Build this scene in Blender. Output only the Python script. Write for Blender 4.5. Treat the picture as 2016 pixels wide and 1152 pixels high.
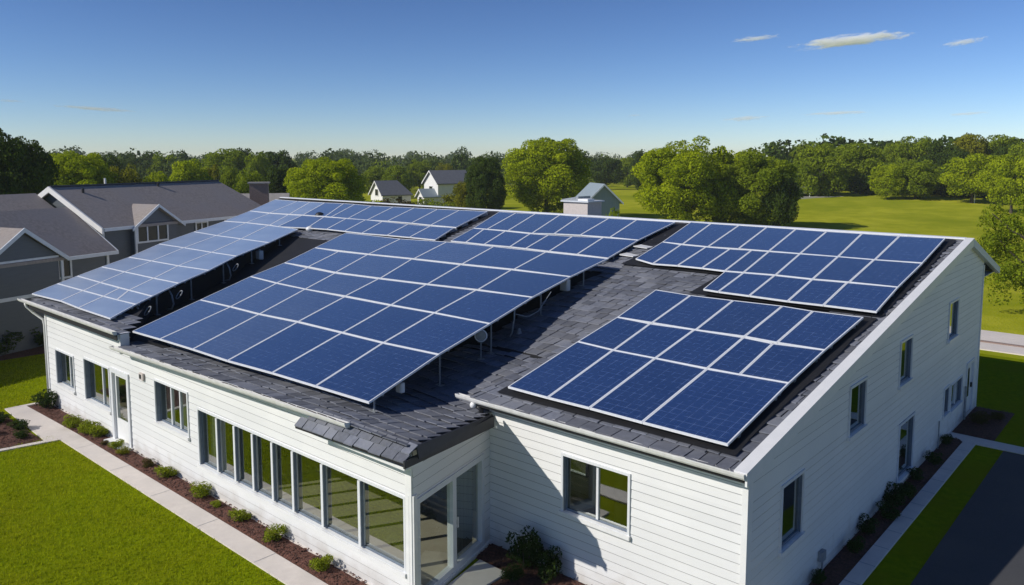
import bpy, math, random, json
import numpy as np
from mathutils import Vector, Matrix
for _o in list(bpy.data.objects): bpy.data.objects.remove(_o)
scene = bpy.context.scene
R = math.radians

# ------------------------------------------------------------------ camera
cam_d = bpy.data.cameras.new('camera')
cam = bpy.data.objects.new('camera', cam_d)
scene.collection.objects.link(cam)
cam_d.sensor_width = 36.0
cam_d.lens = 1545.0 / 2016.0 * 36.0
cam_d.shift_y = -(576.0 - 473.0) / 2016.0
cam_d.clip_start = 0.1
cam_d.clip_end = 30000.0
CAM_H = 8.5
YAW = R(41.45)
cam.location = (0, 0, CAM_H)
cam.rotation_euler = (math.pi/2 - math.atan2(163.0, 1545.0), 0, YAW)
scene.camera = cam

# ------------------------------------------------------------------ world, sun, exposure
SUN_EL, SUN_AZ = R(33.5), R(-151.0)          # azimuth clockwise from +Y
world = bpy.data.worlds.new('World')
scene.world = world
world.use_nodes = True
wn = world.node_tree
wn.nodes.clear()
sky = wn.nodes.new('ShaderNodeTexSky')
sky.sky_type = 'NISHITA'
sky.sun_disc = False
sky.sun_elevation = SUN_EL
sky.sun_rotation = SUN_AZ
sky.altitude = 2500.0
sky.air_density = 1.0
sky.dust_density = 0.3
sky.ozone_density = 2.7
bg = wn.nodes.new('ShaderNodeBackground')
bg.inputs['Strength'].default_value = 0.060
wo = wn.nodes.new('ShaderNodeOutputWorld')
hsv = wn.nodes.new('ShaderNodeHueSaturation')
hsv.inputs['Saturation'].default_value = 1.05
wn.links.new(sky.outputs[0], hsv.inputs['Color'])
gam = wn.nodes.new('ShaderNodeGamma')
gam.inputs['Gamma'].default_value = 1.3
wn.links.new(hsv.outputs[0], gam.inputs['Color'])
wbal = wn.nodes.new('ShaderNodeMix')
wbal.data_type = 'RGBA'
wbal.blend_type = 'MULTIPLY'
wbal.inputs['Factor'].default_value = 1.0
wbal.inputs['B'].default_value = (0.90, 0.895, 1.0, 1)
wn.links.new(gam.outputs[0], wbal.inputs['A'])
wn.links.new(wbal.outputs['Result'], bg.inputs['Color'])
wn.links.new(bg.outputs[0], wo.inputs['Surface'])

sun_d = bpy.data.lights.new('sun', 'SUN')
sun_d.energy = 4.1
sun_d.angle = R(0.5)
sun_d.color = (1.0, 0.955, 0.88)
sun = bpy.data.objects.new('sun', sun_d)
scene.collection.objects.link(sun)
to_sun = Vector((math.cos(SUN_EL)*math.sin(SUN_AZ), math.cos(SUN_EL)*math.cos(SUN_AZ), math.sin(SUN_EL)))
sun.rotation_euler = to_sun.to_track_quat('Z', 'Y').to_euler()
sun.location = to_sun * 60

scene.view_settings.view_transform = 'Standard'
scene.view_settings.look = 'None'
scene.view_settings.gamma = 1.0
scene.view_settings.exposure = 0.0
scene.cycles.max_bounces = 12
scene.cycles.transparent_max_bounces = 12
scene.cycles.volume_bounces = 12

# ------------------------------------------------------------------ helpers
COL = scene.collection
RNG = np.random.default_rng(7)
rnd = random.Random(11)
ORD = ['first','second','third','fourth','fifth','sixth','seventh','eighth','ninth','tenth','eleventh']

def tag(o, label=None, cat=None, group=None, kind=None):
    if label: o['label'] = label
    if cat: o['category'] = cat
    if group: o['group'] = group
    if kind: o['kind'] = kind
    return o

def empty(name, loc, label, cat, group=None, rz=0.0):
    o = bpy.data.objects.new(name, None)
    o.empty_display_size = 0.3
    o.location = loc
    o.rotation_euler = (0, 0, rz)
    COL.objects.link(o)
    return tag(o, label, cat, group)

class MB:
    """collects vertices and faces (world coordinates) for one mesh"""
    def __init__(self): self.v = []; self.f = []; self.uv = None
    def face(self, pts):
        n = len(self.v); self.v += [tuple(p) for p in pts]; self.f.append(tuple(range(n, n+len(pts))))
    def box(self, a, b, M=None):
        x0,y0,z0 = a; x1,y1,z1 = b
        p = [(x0,y0,z0),(x1,y0,z0),(x1,y1,z0),(x0,y1,z0),(x0,y0,z1),(x1,y0,z1),(x1,y1,z1),(x0,y1,z1)]
        if M is not None: p = [tuple(M @ Vector(q)) for q in p]
        self.hexa(p)
    def hexa(self, p):
        n = len(self.v); self.v += [tuple(q) for q in p]
        for f in ((0,3,2,1),(4,5,6,7),(0,1,5,4),(1,2,6,5),(2,3,7,6),(3,0,4,7)): self.f.append(tuple(n+i for i in f))
    def prism(self, pts, h):
        """pts: list of xyz (top), extruded by vector h"""
        h = Vector(h); n = len(self.v); k = len(pts)
        self.v += [tuple(p) for p in pts] + [tuple(Vector(p)+h) for p in pts]
        self.f.append(tuple(range(n, n+k))); self.f.append(tuple(range(n+2*k-1, n+k-1, -1)))
        for i in range(k):
            j = (i+1) % k; self.f.append((n+i, n+k+i, n+k+j, n+j))
    def tube(self, pts, r, seg=8, r1=None):
        pts = [Vector(p) for p in pts]; k = len(pts); n0 = len(self.v)
        for i, p in enumerate(pts):
            d = (pts[min(i+1,k-1)] - pts[max(i-1,0)]).normalized()
            a = d.orthogonal().normalized() if i == 0 else (a - d*a.dot(d)).normalized()
            b = d.cross(a)
            rr = r if r1 is None else r + (r1-r)*i/(k-1)
            for s in range(seg):
                t = 2*math.pi*s/seg; self.v.append(tuple(p + a*(rr*math.cos(t)) + b*(rr*math.sin(t))))
        for i in range(k-1):
            for s in range(seg):
                q = n0+i*seg; s2 = (s+1) % seg
                self.f.append((q+s, q+s2, q+seg+s2, q+seg+s))
        self.f.append(tuple(n0+s for s in reversed(range(seg)))); self.f.append(tuple(n0+(k-1)*seg+s for s in range(seg)))
    def sphere(self, c, r, seg=14, ring=8, zs=1.0):
        n = len(self.v)
        for i in range(ring+1):
            th = math.pi*i/ring
            for s in range(seg):
                ph = 2*math.pi*s/seg
                self.v.append((c[0]+r*math.sin(th)*math.cos(ph), c[1]+r*math.sin(th)*math.sin(ph), c[2]+zs*r*math.cos(th)))
        for i in range(ring):
            for s in range(seg):
                self.f.append((n+i*seg+s, n+(i+1)*seg+s, n+(i+1)*seg+(s+1)%seg, n+i*seg+(s+1)%seg))
    def build(self, name, mat, parent=None, smooth=False, bevel=0.0):
        me = bpy.data.meshes.new(name)
        off = Vector((0,0,0))
        if parent is not None:
            p = parent
            while p is not None: off += p.location; p = p.parent
            v = [(a-off.x, b-off.y, c-off.z) for a,b,c in self.v]
        else: v = self.v
        me.from_pydata(v, [], self.f); me.update()
        o = bpy.data.objects.new(name, me)
        if mat: me.materials.append(mat)
        COL.objects.link(o)
        if parent is not None: o.parent = parent
        if smooth:
            for q in me.polygons: q.use_smooth = True
        if bevel > 0:
            m = o.modifiers.new('edge', 'BEVEL'); m.width = bevel; m.segments = 2; m.limit_method = 'ANGLE'
        return o

# ------------------------------------------------------------------ materials
def nodes_of(m):
    m.use_nodes = True; return m.node_tree, m.node_tree.nodes, m.node_tree.links
def N(nt, t, **kw):
    n = nt.nodes.new(t)
    for k, v in kw.items():
        if k.startswith('i_'): n.inputs[k[2:].replace('_', ' ')].default_value = v
        else: setattr(n, k, v)
    return n
def mat(name, c0, c1=None, rough=0.6, scale=3.0, detail=6.0, bump=0.0, bscale=None, spec=0.5, metal=0.0, island=0.0, coord='Object', stretch=None, c2=None, s2=0.3, lo=0.35, hi=0.65, splash=False):
    """noise mix of two colours, optional large-scale second mix, optional per-island variation, bump"""
    m = bpy.data.materials.new(name); nt, nd, lk = nodes_of(m)
    b = nd['Principled BSDF']; b.inputs['Roughness'].default_value = rough; b.inputs['Metallic'].default_value = metal
    b.inputs['Specular IOR Level'].default_value = spec
    tc = N(nt, 'ShaderNodeTexCoord'); src = tc.outputs[coord]
    if stretch:
        mp = N(nt, 'ShaderNodeMapping'); mp.inputs['Scale'].default_value = stretch; lk.new(src, mp.inputs['Vector']); src = mp.outputs['Vector']
    nz = N(nt, 'ShaderNodeTexNoise'); nz.inputs['Scale'].default_value = scale; nz.inputs['Detail'].default_value = detail; nz.inputs['Roughness'].default_value = 0.6
    lk.new(src, nz.inputs['Vector'])
    rp = N(nt, 'ShaderNodeMapRange'); rp.inputs['From Min'].default_value = lo; rp.inputs['From Max'].default_value = hi
    lk.new(nz.outputs['Fac'], rp.inputs['Value'])
    mx = N(nt, 'ShaderNodeMix', data_type='RGBA'); mx.inputs['A'].default_value = (*c0, 1); mx.inputs['B'].default_value = (*(c1 or c0), 1)
    lk.new(rp.outputs[0], mx.inputs['Factor']); out = mx.outputs['Result']
    if c2:
        n2 = N(nt, 'ShaderNodeTexNoise'); n2.inputs['Scale'].default_value = s2; n2.inputs['Detail'].default_value = 4.0; lk.new(src, n2.inputs['Vector'])
        r2 = N(nt, 'ShaderNodeMapRange'); r2.inputs['From Min'].default_value = 0.42; r2.inputs['From Max'].default_value = 0.66; lk.new(n2.outputs['Fac'], r2.inputs['Value'])
        m2 = N(nt, 'ShaderNodeMix', data_type='RGBA'); m2.inputs['B'].default_value = (*c2, 1); lk.new(out, m2.inputs['A']); lk.new(r2.outputs[0], m2.inputs['Factor']); out = m2.outputs['Result']
    if island > 0:
        g = N(nt, 'ShaderNodeNewGeometry'); h = N(nt, 'ShaderNodeMapRange'); h.inputs['To Min'].default_value = 1-island; h.inputs['To Max'].default_value = 1+island
        lk.new(g.outputs['Random Per Island'], h.inputs['Value'])
        hs = N(nt, 'ShaderNodeHueSaturation'); lk.new(out, hs.inputs['Color']); lk.new(h.outputs[0], hs.inputs['Value']); out = hs.outputs['Color']
    if splash:   # mud splashed up from the beds, with a ragged upper edge
        sx = N(nt, 'ShaderNodeSeparateXYZ'); lk.new(tc.outputs['Object'], sx.inputs[0])
        n4 = N(nt, 'ShaderNodeTexNoise'); n4.inputs['Scale'].default_value = 2.6; n4.inputs['Detail'].default_value = 8.0; lk.new(tc.outputs['Object'], n4.inputs['Vector'])
        a4 = N(nt, 'ShaderNodeMath', operation='MULTIPLY_ADD'); a4.inputs[1].default_value = -0.95; lk.new(n4.outputs['Fac'], a4.inputs[0]); lk.new(sx.outputs[2], a4.inputs[2])
        r4 = N(nt, 'ShaderNodeMapRange'); r4.inputs['From Min'].default_value = -0.42; r4.inputs['From Max'].default_value = -0.02; r4.inputs['To Min'].default_value = 0.42; r4.inputs['To Max'].default_value = 0.0; lk.new(a4.outputs[0], r4.inputs['Value'])
        m4 = N(nt, 'ShaderNodeMix', data_type='RGBA'); m4.inputs['B'].default_value = (0.40,0.34,0.27,1); lk.new(out, m4.inputs['A']); lk.new(r4.outputs[0], m4.inputs['Factor']); out = m4.outputs['Result']
    lk.new(out, b.inputs['Base Color'])
    if bump > 0:
        n3 = N(nt, 'ShaderNodeTexNoise'); n3.inputs['Scale'].default_value = bscale or scale*4; n3.inputs['Detail'].default_value = 5.0; lk.new(src, n3.inputs['Vector'])
        bp = N(nt, 'ShaderNodeBump'); bp.inputs['Strength'].default_value = 1.0; bp.inputs['Distance'].default_value = bump
        lk.new(n3.outputs['Fac'], bp.inputs['Height']); lk.new(bp.outputs['Normal'], b.inputs['Normal'])
    return m

def foliage(name, c0, c1, trans=0.35):
    m = bpy.data.materials.new(name); nt, nd, lk = nodes_of(m)
    nd.clear(); out = N(nt, 'ShaderNodeOutputMaterial')
    g = N(nt, 'ShaderNodeNewGeometry')
    tc = N(nt, 'ShaderNodeTexCoord'); nz = N(nt, 'ShaderNodeTexNoise'); nz.inputs['Scale'].default_value = 4.0; nz.inputs['Detail'].default_value = 2.0
    lk.new(tc.outputs['Object'], nz.inputs['Vector'])
    ad = N(nt, 'ShaderNodeMath', operation='MULTIPLY_ADD'); ad.inputs[1].default_value = 0.45; lk.new(g.outputs['Random Per Island'], ad.inputs[0])
    mm = N(nt, 'ShaderNodeMapRange'); mm.inputs['From Min'].default_value = 0.3; mm.inputs['From Max'].default_value = 0.7; mm.inputs['To Max'].default_value = 0.55
    lk.new(nz.outputs['Fac'], mm.inputs['Value']); lk.new(mm.outputs[0], ad.inputs[2])
    mx = N(nt, 'ShaderNodeMix', data_type='RGBA'); mx.inputs['A'].default_value = (*c0, 1); mx.inputs['B'].default_value = (*c1, 1); lk.new(ad.outputs[0], mx.inputs['Factor'])
    df = N(nt, 'ShaderNodeBsdfDiffuse'); tr = N(nt, 'ShaderNodeBsdfTranslucent'); ms = N(nt, 'ShaderNodeMixShader'); ms.inputs[0].default_value = trans
    lk.new(mx.outputs['Result'], df.inputs['Color']); lk.new(mx.outputs['Result'], tr.inputs['Color'])
    lk.new(df.outputs[0], ms.inputs[1]); lk.new(tr.outputs[0], ms.inputs[2]); lk.new(ms.outputs[0], out.inputs['Surface'])
    return m

def glass(name, tint, refl=0.3, rough=0.02):
    m = bpy.data.materials.new(name); nt, nd, lk = nodes_of(m)
    nd.clear(); out = N(nt, 'ShaderNodeOutputMaterial')
    t = N(nt, 'ShaderNodeBsdfTransparent'); t.inputs['Color'].default_value = (*tint, 1)
    g = N(nt, 'ShaderNodeBsdfGlossy'); g.inputs['Roughness'].default_value = rough; g.inputs['Color'].default_value = (0.9, 0.95, 0.92, 1)
    tc = N(nt, 'ShaderNodeTexCoord'); nz = N(nt, 'ShaderNodeTexNoise'); nz.inputs['Scale'].default_value = 1.3; nz.inputs['Detail'].default_value = 1.0
    bp = N(nt, 'ShaderNodeBump'); bp.inputs['Distance'].default_value = 0.0015; lk.new(tc.outputs['Object'], nz.inputs['Vector']); lk.new(nz.outputs['Fac'], bp.inputs['Height']); lk.new(bp.outputs['Normal'], g.inputs['Normal'])
    lw = N(nt, 'ShaderNodeLayerWeight'); lw.inputs['Blend'].default_value = 0.5
    fr = N(nt, 'ShaderNodeMath', operation='POWER'); fr.inputs[1].default_value = 4.0; lk.new(lw.outputs['Facing'], fr.inputs[0])
    ad = N(nt, 'ShaderNodeMath', operation='ADD'); ad.use_clamp = True; ad.inputs[1].default_value = refl; lk.new(fr.outputs[0], ad.inputs[0])
    ms = N(nt, 'ShaderNodeMixShader'); lk.new(ad.outputs[0], ms.inputs[0]); lk.new(t.outputs[0], ms.inputs[1]); lk.new(g.outputs[0], ms.inputs[2]); lk.new(ms.outputs[0], out.inputs['Surface'])
    return m

def solar_material(name, glare):
    m = bpy.data.materials.new(name); nt, nd, lk = nodes_of(m)
    b = nd['Principled BSDF']; b.inputs['Roughness'].default_value = 0.16; b.inputs['IOR'].default_value = 1.75; b.inputs['Coat Weight'].default_value = 0.9; b.inputs['Coat IOR'].default_value = 1.7; b.inputs['Coat Roughness'].default_value = 0.22; b.inputs['Coat Tint'].default_value = (0.93,0.96,1,1); b.inputs['Sheen Weight'].default_value = 1.0; b.inputs['Sheen Roughness'].default_value = 0.22; b.inputs['Sheen Tint'].default_value = (0.82,0.88,1.0,1)
    uv = N(nt, 'ShaderNodeUVMap'); sp = N(nt, 'ShaderNodeSeparateXYZ'); lk.new(uv.outputs[0], sp.inputs[0])
    def line(sock, period, w, off=0.0):
        a = N(nt, 'ShaderNodeMath', operation='ADD'); a.inputs[1].default_value = off; lk.new(sock, a.inputs[0])
        p = N(nt, 'ShaderNodeMath', operation='PINGPONG'); p.inputs[1].default_value = period/2; lk.new(a.outputs[0], p.inputs[0])
        r = N(nt, 'ShaderNodeMapRange'); r.inputs['From Min'].default_value = 0.0; r.inputs['From Max'].default_value = w; r.inputs['To Min'].default_value = 1.0; r.inputs['To Max'].default_value = 0.0
        lk.new(p.outputs[0], r.inputs['Value']); return r.outputs[0]
    # crystalline base
    tc = N(nt, 'ShaderNodeTexCoord')
    vo = N(nt, 'ShaderNodeTexVoronoi'); vo.inputs['Scale'].default_value = 26.0; lk.new(uv.outputs[0], vo.inputs['Vector'])
    nz = N(nt, 'ShaderNodeTexNoise'); nz.inputs['Scale'].default_value = 0.8; nz.inputs['Detail'].default_value = 3.0; lk.new(tc.outputs['Object'], nz.inputs['Vector'])
    c = N(nt, 'ShaderNodeMix', data_type='RGBA'); c.inputs['A'].default_value = (0.009, 0.028, 0.105, 1); c.inputs['B'].default_value = (0.015, 0.046, 0.155, 1)
    sv = N(nt, 'ShaderNodeSeparateColor'); lk.new(vo.outputs['Color'], sv.inputs[0])
    av = N(nt, 'ShaderNodeMath', operation='MULTIPLY_ADD'); av.inputs[1].default_value = 0.5; lk.new(sv.outputs[0], av.inputs[0]); 
    hv = N(nt, 'ShaderNodeMath', operation='MULTIPLY'); hv.inputs[1].default_value = 0.5; lk.new(nz.outputs['Fac'], hv.inputs[0]); lk.new(hv.outputs[0], av.inputs[2])
    lk.new(av.outputs[0], c.inputs['Factor'])
    oi = N(nt, 'ShaderNodeObjectInfo'); hr = N(nt, 'ShaderNodeMapRange'); hr.inputs['To Min'].default_value = 0.88; hr.inputs['To Max'].default_value = 1.14; lk.new(oi.outputs['Random'], hr.inputs['Value'])
    hs = N(nt, 'ShaderNodeHueSaturation'); lk.new(c.outputs['Result'], hs.inputs['Color']); lk.new(hr.outputs[0], hs.inputs['Value'])
    # broken silver lines
    n2 = N(nt, 'ShaderNodeTexNoise'); n2.inputs['Scale'].default_value = 7.0; n2.inputs['Detail'].default_value = 4.0; lk.new(uv.outputs[0], n2.inputs['Vector'])
    brk = N(nt, 'ShaderNodeMapRange'); brk.inputs['From Min'].default_value = 0.40; brk.inputs['From Max'].default_value = 0.68; lk.new(n2.outputs['Fac'], brk.inputs['Value'])
    l1 = line(sp.outputs[0], 0.21, 0.010); l2 = line(sp.outputs[1], 0.21, 0.010); l3 = line(sp.outputs[0], 0.07, 0.004, 0.035)
    mxl = N(nt, 'ShaderNodeMath', operation='MAXIMUM'); lk.new(l1, mxl.inputs[0]); lk.new(l2, mxl.inputs[1])
    h3 = N(nt, 'ShaderNodeMath', operation='MULTIPLY'); h3.inputs[1].default_value = 0.45; lk.new(l3, h3.inputs[0])
    mx2 = N(nt, 'ShaderNodeMath', operation='MAXIMUM'); lk.new(mxl.outputs[0], mx2.inputs[0]); lk.new(h3.outputs[0], mx2.inputs[1])
    fa = N(nt, 'ShaderNodeMath', operation='MULTIPLY'); lk.new(mx2.outputs[0], fa.inputs[0]); lk.new(brk.outputs[0], fa.inputs[1])
    f2 = N(nt, 'ShaderNodeMath', operation='MULTIPLY_ADD'); f2.inputs[1].default_value = 0.09; lk.new(mx2.outputs[0], f2.inputs[0])
    f3 = N(nt, 'ShaderNodeMath', operation='MULTIPLY'); f3.inputs[1].default_value = 0.42; lk.new(fa.outputs[0], f3.inputs[0]); lk.new(f3.outputs[0], f2.inputs[2])
    cm = N(nt, 'ShaderNodeMix', data_type='RGBA'); cm.inputs['B'].default_value = (0.30, 0.40, 0.62, 1); lk.new(hs.outputs['Color'], cm.inputs['A']); lk.new(f2.outputs[0], cm.inputs['Factor'])
    dm = N(nt, 'ShaderNodeMix', data_type='RGBA'); dm.inputs['B'].default_value = (0.50,0.56,0.64,1); lk.new(cm.outputs['Result'], dm.inputs['A'])  # pale sky glare mixed into the base colour
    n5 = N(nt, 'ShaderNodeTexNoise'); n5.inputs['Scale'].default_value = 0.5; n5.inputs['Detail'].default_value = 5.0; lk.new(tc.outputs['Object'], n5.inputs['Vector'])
    r5 = N(nt, 'ShaderNodeMapRange'); r5.inputs['From Min'].default_value = 0.3; r5.inputs['From Max'].default_value = 0.7; r5.inputs['To Min'].default_value = glare*0.8; r5.inputs['To Max'].default_value = glare*1.2 + 0.015; lk.new(n5.outputs['Fac'], r5.inputs['Value']); lk.new(r5.outputs[0], dm.inputs['Factor'])
    lk.new(dm.outputs['Result'], b.inputs['Base Color'])
    # slight roughness variation
    rr = N(nt, 'ShaderNodeMapRange'); rr.inputs['To Min'].default_value = 0.10; rr.inputs['To Max'].default_value = 0.30; lk.new(nz.outputs['Fac'], rr.inputs['Value']); lk.new(rr.outputs[0], b.inputs['Roughness'])
    return m

M = {}
M['siding'] = mat('white_siding', (0.80,0.79,0.77), (0.76,0.755,0.74), 0.55, 1.2, 6, bump=0.002, bscale=18, c2=(0.74,0.735,0.72), s2=0.5, island=0.035, splash=True)
M['joint'] = mat('siding_joint', (0.36,0.36,0.36), (0.31,0.31,0.31), 0.8, 3.0)
M['trim'] = mat('white_trim', (0.82,0.81,0.79), (0.77,0.765,0.75), 0.4, 4.0, 4)
M['gutter'] = mat('gutter_metal', (0.78,0.77,0.74), (0.66,0.65,0.62), 0.35, 5.0, 6, stretch=(1,1,0.4))
M['shingle'] = mat('slate_shingle', (0.172,0.182,0.215), (0.120,0.128,0.155), 0.8, 9.0, 8, bump=0.006, bscale=60, island=0.30, c2=(0.180,0.185,0.205), s2=0.9)
M['underlay'] = mat('black_underlay', (0.008,0.008,0.009), (0.012,0.012,0.013), 0.9, 6.0)
M['dark_sheet'] = mat('shade_gap_black', (0.006,0.006,0.008), (0.010,0.010,0.012), 0.75, 2.5, 6, bump=0.004, bscale=9)  # black for painted roof shade, also used in the back gaps
M['dark_fascia'] = mat('dark_fascia', (0.022,0.023,0.028), (0.032,0.033,0.04), 0.6, 6.0)
M['cells'] = solar_material('solar_cells', 0.0)
M['cells_faint_glare'] = solar_material('faint_glare_solar_cells', 0.09)  # weak glare painted into the colour of some centre and back left cells
M['cells_glare'] = solar_material('glare_solar_cells', 0.86)  # strong sky glare painted into the colour of the leftmost cells
M['alu'] = mat('pale_aluminium', (0.86,0.87,0.89), (0.78,0.79,0.81), 0.38, 8.0, 4, metal=0.05)
M['steel'] = mat('grey_steel', (0.34,0.36,0.38), (0.24,0.26,0.28), 0.5, 10.0, 5, metal=0.3)
M['glass'] = glass('window_glass', (0.66,0.70,0.64), 0.30)
M['glass_clear'] = glass('door_glass', (0.80,0.84,0.82), 0.10)
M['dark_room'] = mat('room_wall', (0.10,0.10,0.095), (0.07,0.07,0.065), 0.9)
M['curtain'] = mat('grey_curtain', (0.30,0.31,0.31), (0.20,0.21,0.21), 0.9, 14.0, 2, stretch=(1,1,0.02))
M['floor'] = mat('beige_floor', (0.60,0.53,0.42), (0.54,0.47,0.37), 0.6, 4.0)
M['winframe'] = mat('window_frame_white', (0.74,0.75,0.76), (0.70,0.71,0.72), 0.4, 6.0)
M['jamb'] = mat('blue_grey_jamb', (0.16,0.20,0.25), (0.13,0.16,0.21), 0.5, 6.0)
M['concrete'] = mat('pale_concrete', (0.74,0.665,0.60), (0.66,0.59,0.535), 0.85, 5.0, 8, bump=0.003, bscale=60, c2=(0.64,0.58,0.53), s2=0.7)
M['mulch'] = mat('bark_mulch', (0.150,0.060,0.040), (0.055,0.023,0.015), 0.95, 16.0, 9, bump=0.05, bscale=30, island=0.3)
M['asphalt'] = mat('asphalt', (0.060,0.062,0.070), (0.045,0.046,0.052), 0.9, 30.0, 8, bump=0.004, bscale=150, c2=(0.075,0.073,0.072), s2=0.3)
M['lawn'] = mat('lawn_grass', (0.150,0.205,0.003), (0.240,0.290,0.006), 0.95, 5.0, 10, bump=0.03, bscale=45, c2=(0.205,0.225,0.006), s2=0.42, spec=0.0, lo=0.3, hi=0.7)
M['field'] = mat('field_grass', (0.280,0.305,0.014), (0.420,0.410,0.034), 0.95, 0.35, 10, bump=0.05, bscale=8, c2=(0.215,0.255,0.012), s2=0.05, spec=0.0)
M['chimney'] = mat('tan_chimney', (0.60,0.53,0.49), (0.52,0.465,0.43), 0.9, 12.0, 6)
M['brick'] = mat('brown_brick', (0.30,0.215,0.18), (0.23,0.165,0.14), 0.9, 14.0, 4)
M['grey_siding'] = mat('slate_grey_siding', (0.090,0.105,0.125), (0.080,0.094,0.112), 0.6, 2.0, 4, stretch=(1,1,8))
M['grey_roof'] = mat('brown_grey_roof', (0.335,0.290,0.262), (0.250,0.216,0.198), 0.9, 7.0, 9, bump=0.01, bscale=22, c2=(0.285,0.255,0.245), s2=0.5)
M['light_roof'] = mat('weathered_roof', (0.34,0.31,0.29), (0.28,0.26,0.24), 0.9, 4.0)
M['grey_trim'] = mat('pale_grey_trim', (0.62,0.65,0.69), (0.56,0.59,0.63), 0.5, 4.0)
M['white_wall'] = mat('white_house_wall', (0.78,0.76,0.72), (0.72,0.70,0.67), 0.7, 2.0)
M['slate_roof'] = mat('slate_roof', (0.150,0.155,0.172), (0.120,0.124,0.140), 0.85, 3.0)
M['blue_grey'] = mat('blue_grey_wall', (0.26,0.31,0.34), (0.23,0.28,0.31), 0.6, 2.0, stretch=(4,4,0.2))
M['dark_glass'] = mat('dark_window_glass', (0.016,0.018,0.017), (0.040,0.040,0.026), 0.25, 1.5, spec=0.25)
M['bark'] = mat('tree_bark', (0.085,0.065,0.05), (0.05,0.04,0.03), 0.95, 8.0, bump=0.02)
M['black'] = mat('black_plastic', (0.012,0.012,0.013), (0.016,0.016,0.018), 0.5)
M['leaf_bright'] = foliage('leaf_bright', (0.150,0.215,0.006), (0.500,0.560,0.016), 0.40)
M['leaf_mid'] = foliage('leaf_mid', (0.100,0.155,0.010), (0.320,0.380,0.022), 0.35)
M['leaf_dark'] = foliage('leaf_dark', (0.034,0.062,0.012), (0.095,0.135,0.020), 0.25)
M['leaf_olive'] = foliage('leaf_olive', (0.120,0.135,0.010), (0.300,0.290,0.022), 0.35)
M['leaf_far'] = foliage('leaf_far', (0.055,0.085,0.024), (0.115,0.150,0.034), 0.25)
M['leaf_shrub'] = foliage('leaf_shrub', (0.130,0.175,0.012), (0.340,0.380,0.030), 0.3)
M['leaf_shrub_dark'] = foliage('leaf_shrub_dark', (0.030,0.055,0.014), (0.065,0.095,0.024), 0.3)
M['leaf_brown'] = foliage('leaf_brown', (0.075,0.062,0.020), (0.125,0.105,0.034), 0.3)
M['grass_blade'] = foliage('grass_blade', (0.190,0.250,0.004), (0.440,0.480,0.012), 0.5)

# ------------------------------------------------------------------ ground
def sheet(name, pts, z, m, thick=0.0, label=None):
    b = MB()
    if thick: b.prism([(x,y,z) for x,y in pts], (0,0,-thick))
    else: b.face([(x,y,z) for x,y in pts])
    return tag(b.build(name, m), kind='structure')

def gheight(x, y):
    """gentle mound of the far field"""
    d = (x+48)**2/ (60.0**2) + (y-150)**2/(34.0**2)
    return 2.2*math.exp(-d*1.4)
g = MB()
xs = [-6000,-1500,-500,-260,-200] + [-170+8*i for i in range(26)] + [60,140,400,1500,6000]
ys = [-3000,-300,-40,0,20,40,60] + [70+8*i for i in range(20)] + [240,290,360,500,900,2000,7000]
idx = {}
for j,y in enumerate(ys):
    for i,x in enumerate(xs):
        idx[i,j] = len(g.v); g.v.append((x,y,gheight(x,y) - (0.0 if y > 60 else 0.0)))
for j in range(len(ys)-1):
    for i in range(len(xs)-1): g.f.append((idx[i,j],idx[i+1,j],idx[i+1,j+1],idx[i,j+1]))
tag(g.build('field_ground', M['field'], smooth=True), kind='structure')
# fresh mown lawn around the building
sheet('lawn', [(-60,-6),(4,-6),(4,38.6),(-60,38.6)], 0.012, M['lawn'])
# sidewalk along the front, with the jog at its left end
sheet('sidewalk', [(-25.55,8.68),(-25.35,8.15),(-8.0,8.15),(-8.0,8.68)], 0.045, M['concrete'], 0.09)
sheet('sidewalk', [(-25.553,8.68),(-29.75,8.58),(-29.95,7.98),(-25.42,7.80),(-25.353,8.15)], 0.045, M['concrete'], 0.09)
sheet('bed_edging', [(-25.42,7.797),(-25.62,7.805),(-26.15,5.0),(-25.95,5.0)], 0.05, M['concrete'], 0.09)
sheet('bed_edging', [(-29.753,8.58),(-29.73,9.35),(-29.88,9.35),(-29.953,7.984)], 0.05, M['concrete'], 0.09)
# pavement joints
for k in range(7):
    x = -24.2 + 2.44*k
    sheet('sidewalk_joint', [(x,8.16),(x+0.012,8.16),(x+0.012,8.67),(x,8.67)], 0.049, M['steel'])
def bed(name, x0, x1, y0, y1, h, step=0.13, pts=None):
    b = MB(); nx = max(2,int((x1-x0)/step)); ny = max(2,int((y1-y0)/step))
    base = 0
    for j in range(ny+1):
        for i in range(nx+1):
            e = min(i, nx-i, j, ny-j)
            z = 0.018 + (h if e > 0 else 0.0)*(0.6+0.8*rnd.random())
            b.v.append((x0+(x1-x0)*i/nx, y0+(y1-y0)*j/ny, z))
    for j in range(ny):
        for i in range(nx):
            a = j*(nx+1)+i; b.f.append((a,a+1,a+nx+2,a+nx+1))
    # loose bark chips
    for k in range(int((x1-x0)*(y1-y0)*110)):
        x = x0+0.04+(x1-x0-0.08)*rnd.random(); y = y0+0.04+(y1-y0-0.08)*rnd.random(); a = rnd.random()*6.28; l = 0.02+0.03*rnd.random(); w = 0.010+0.012*rnd.random()
        c, s = math.cos(a), math.sin(a); z = 0.03+h*1.1+0.02*rnd.random(); t = 0.02*(rnd.random()-0.5)
        b.face([(x+c*l-s*w,y+s*l+c*w,z+t),(x-c*l-s*w,y-s*l+c*w,z-t),(x-c*l+s*w,y-s*l-c*w,z-t),(x+c*l+s*w,y+s*l-c*w,z+t)])
    return tag(b.build(name, M['mulch']), kind='structure')
bed('mulch_bed', -25.6, -10.9, 8.682, 9.30, 0.03)
bed('mulch_bed', -29.72, -25.6, 8.60, 9.30, 0.03)
bed('mulch_bed', -29.9, -25.75, 5.2, 7.79, 0.03)
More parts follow.
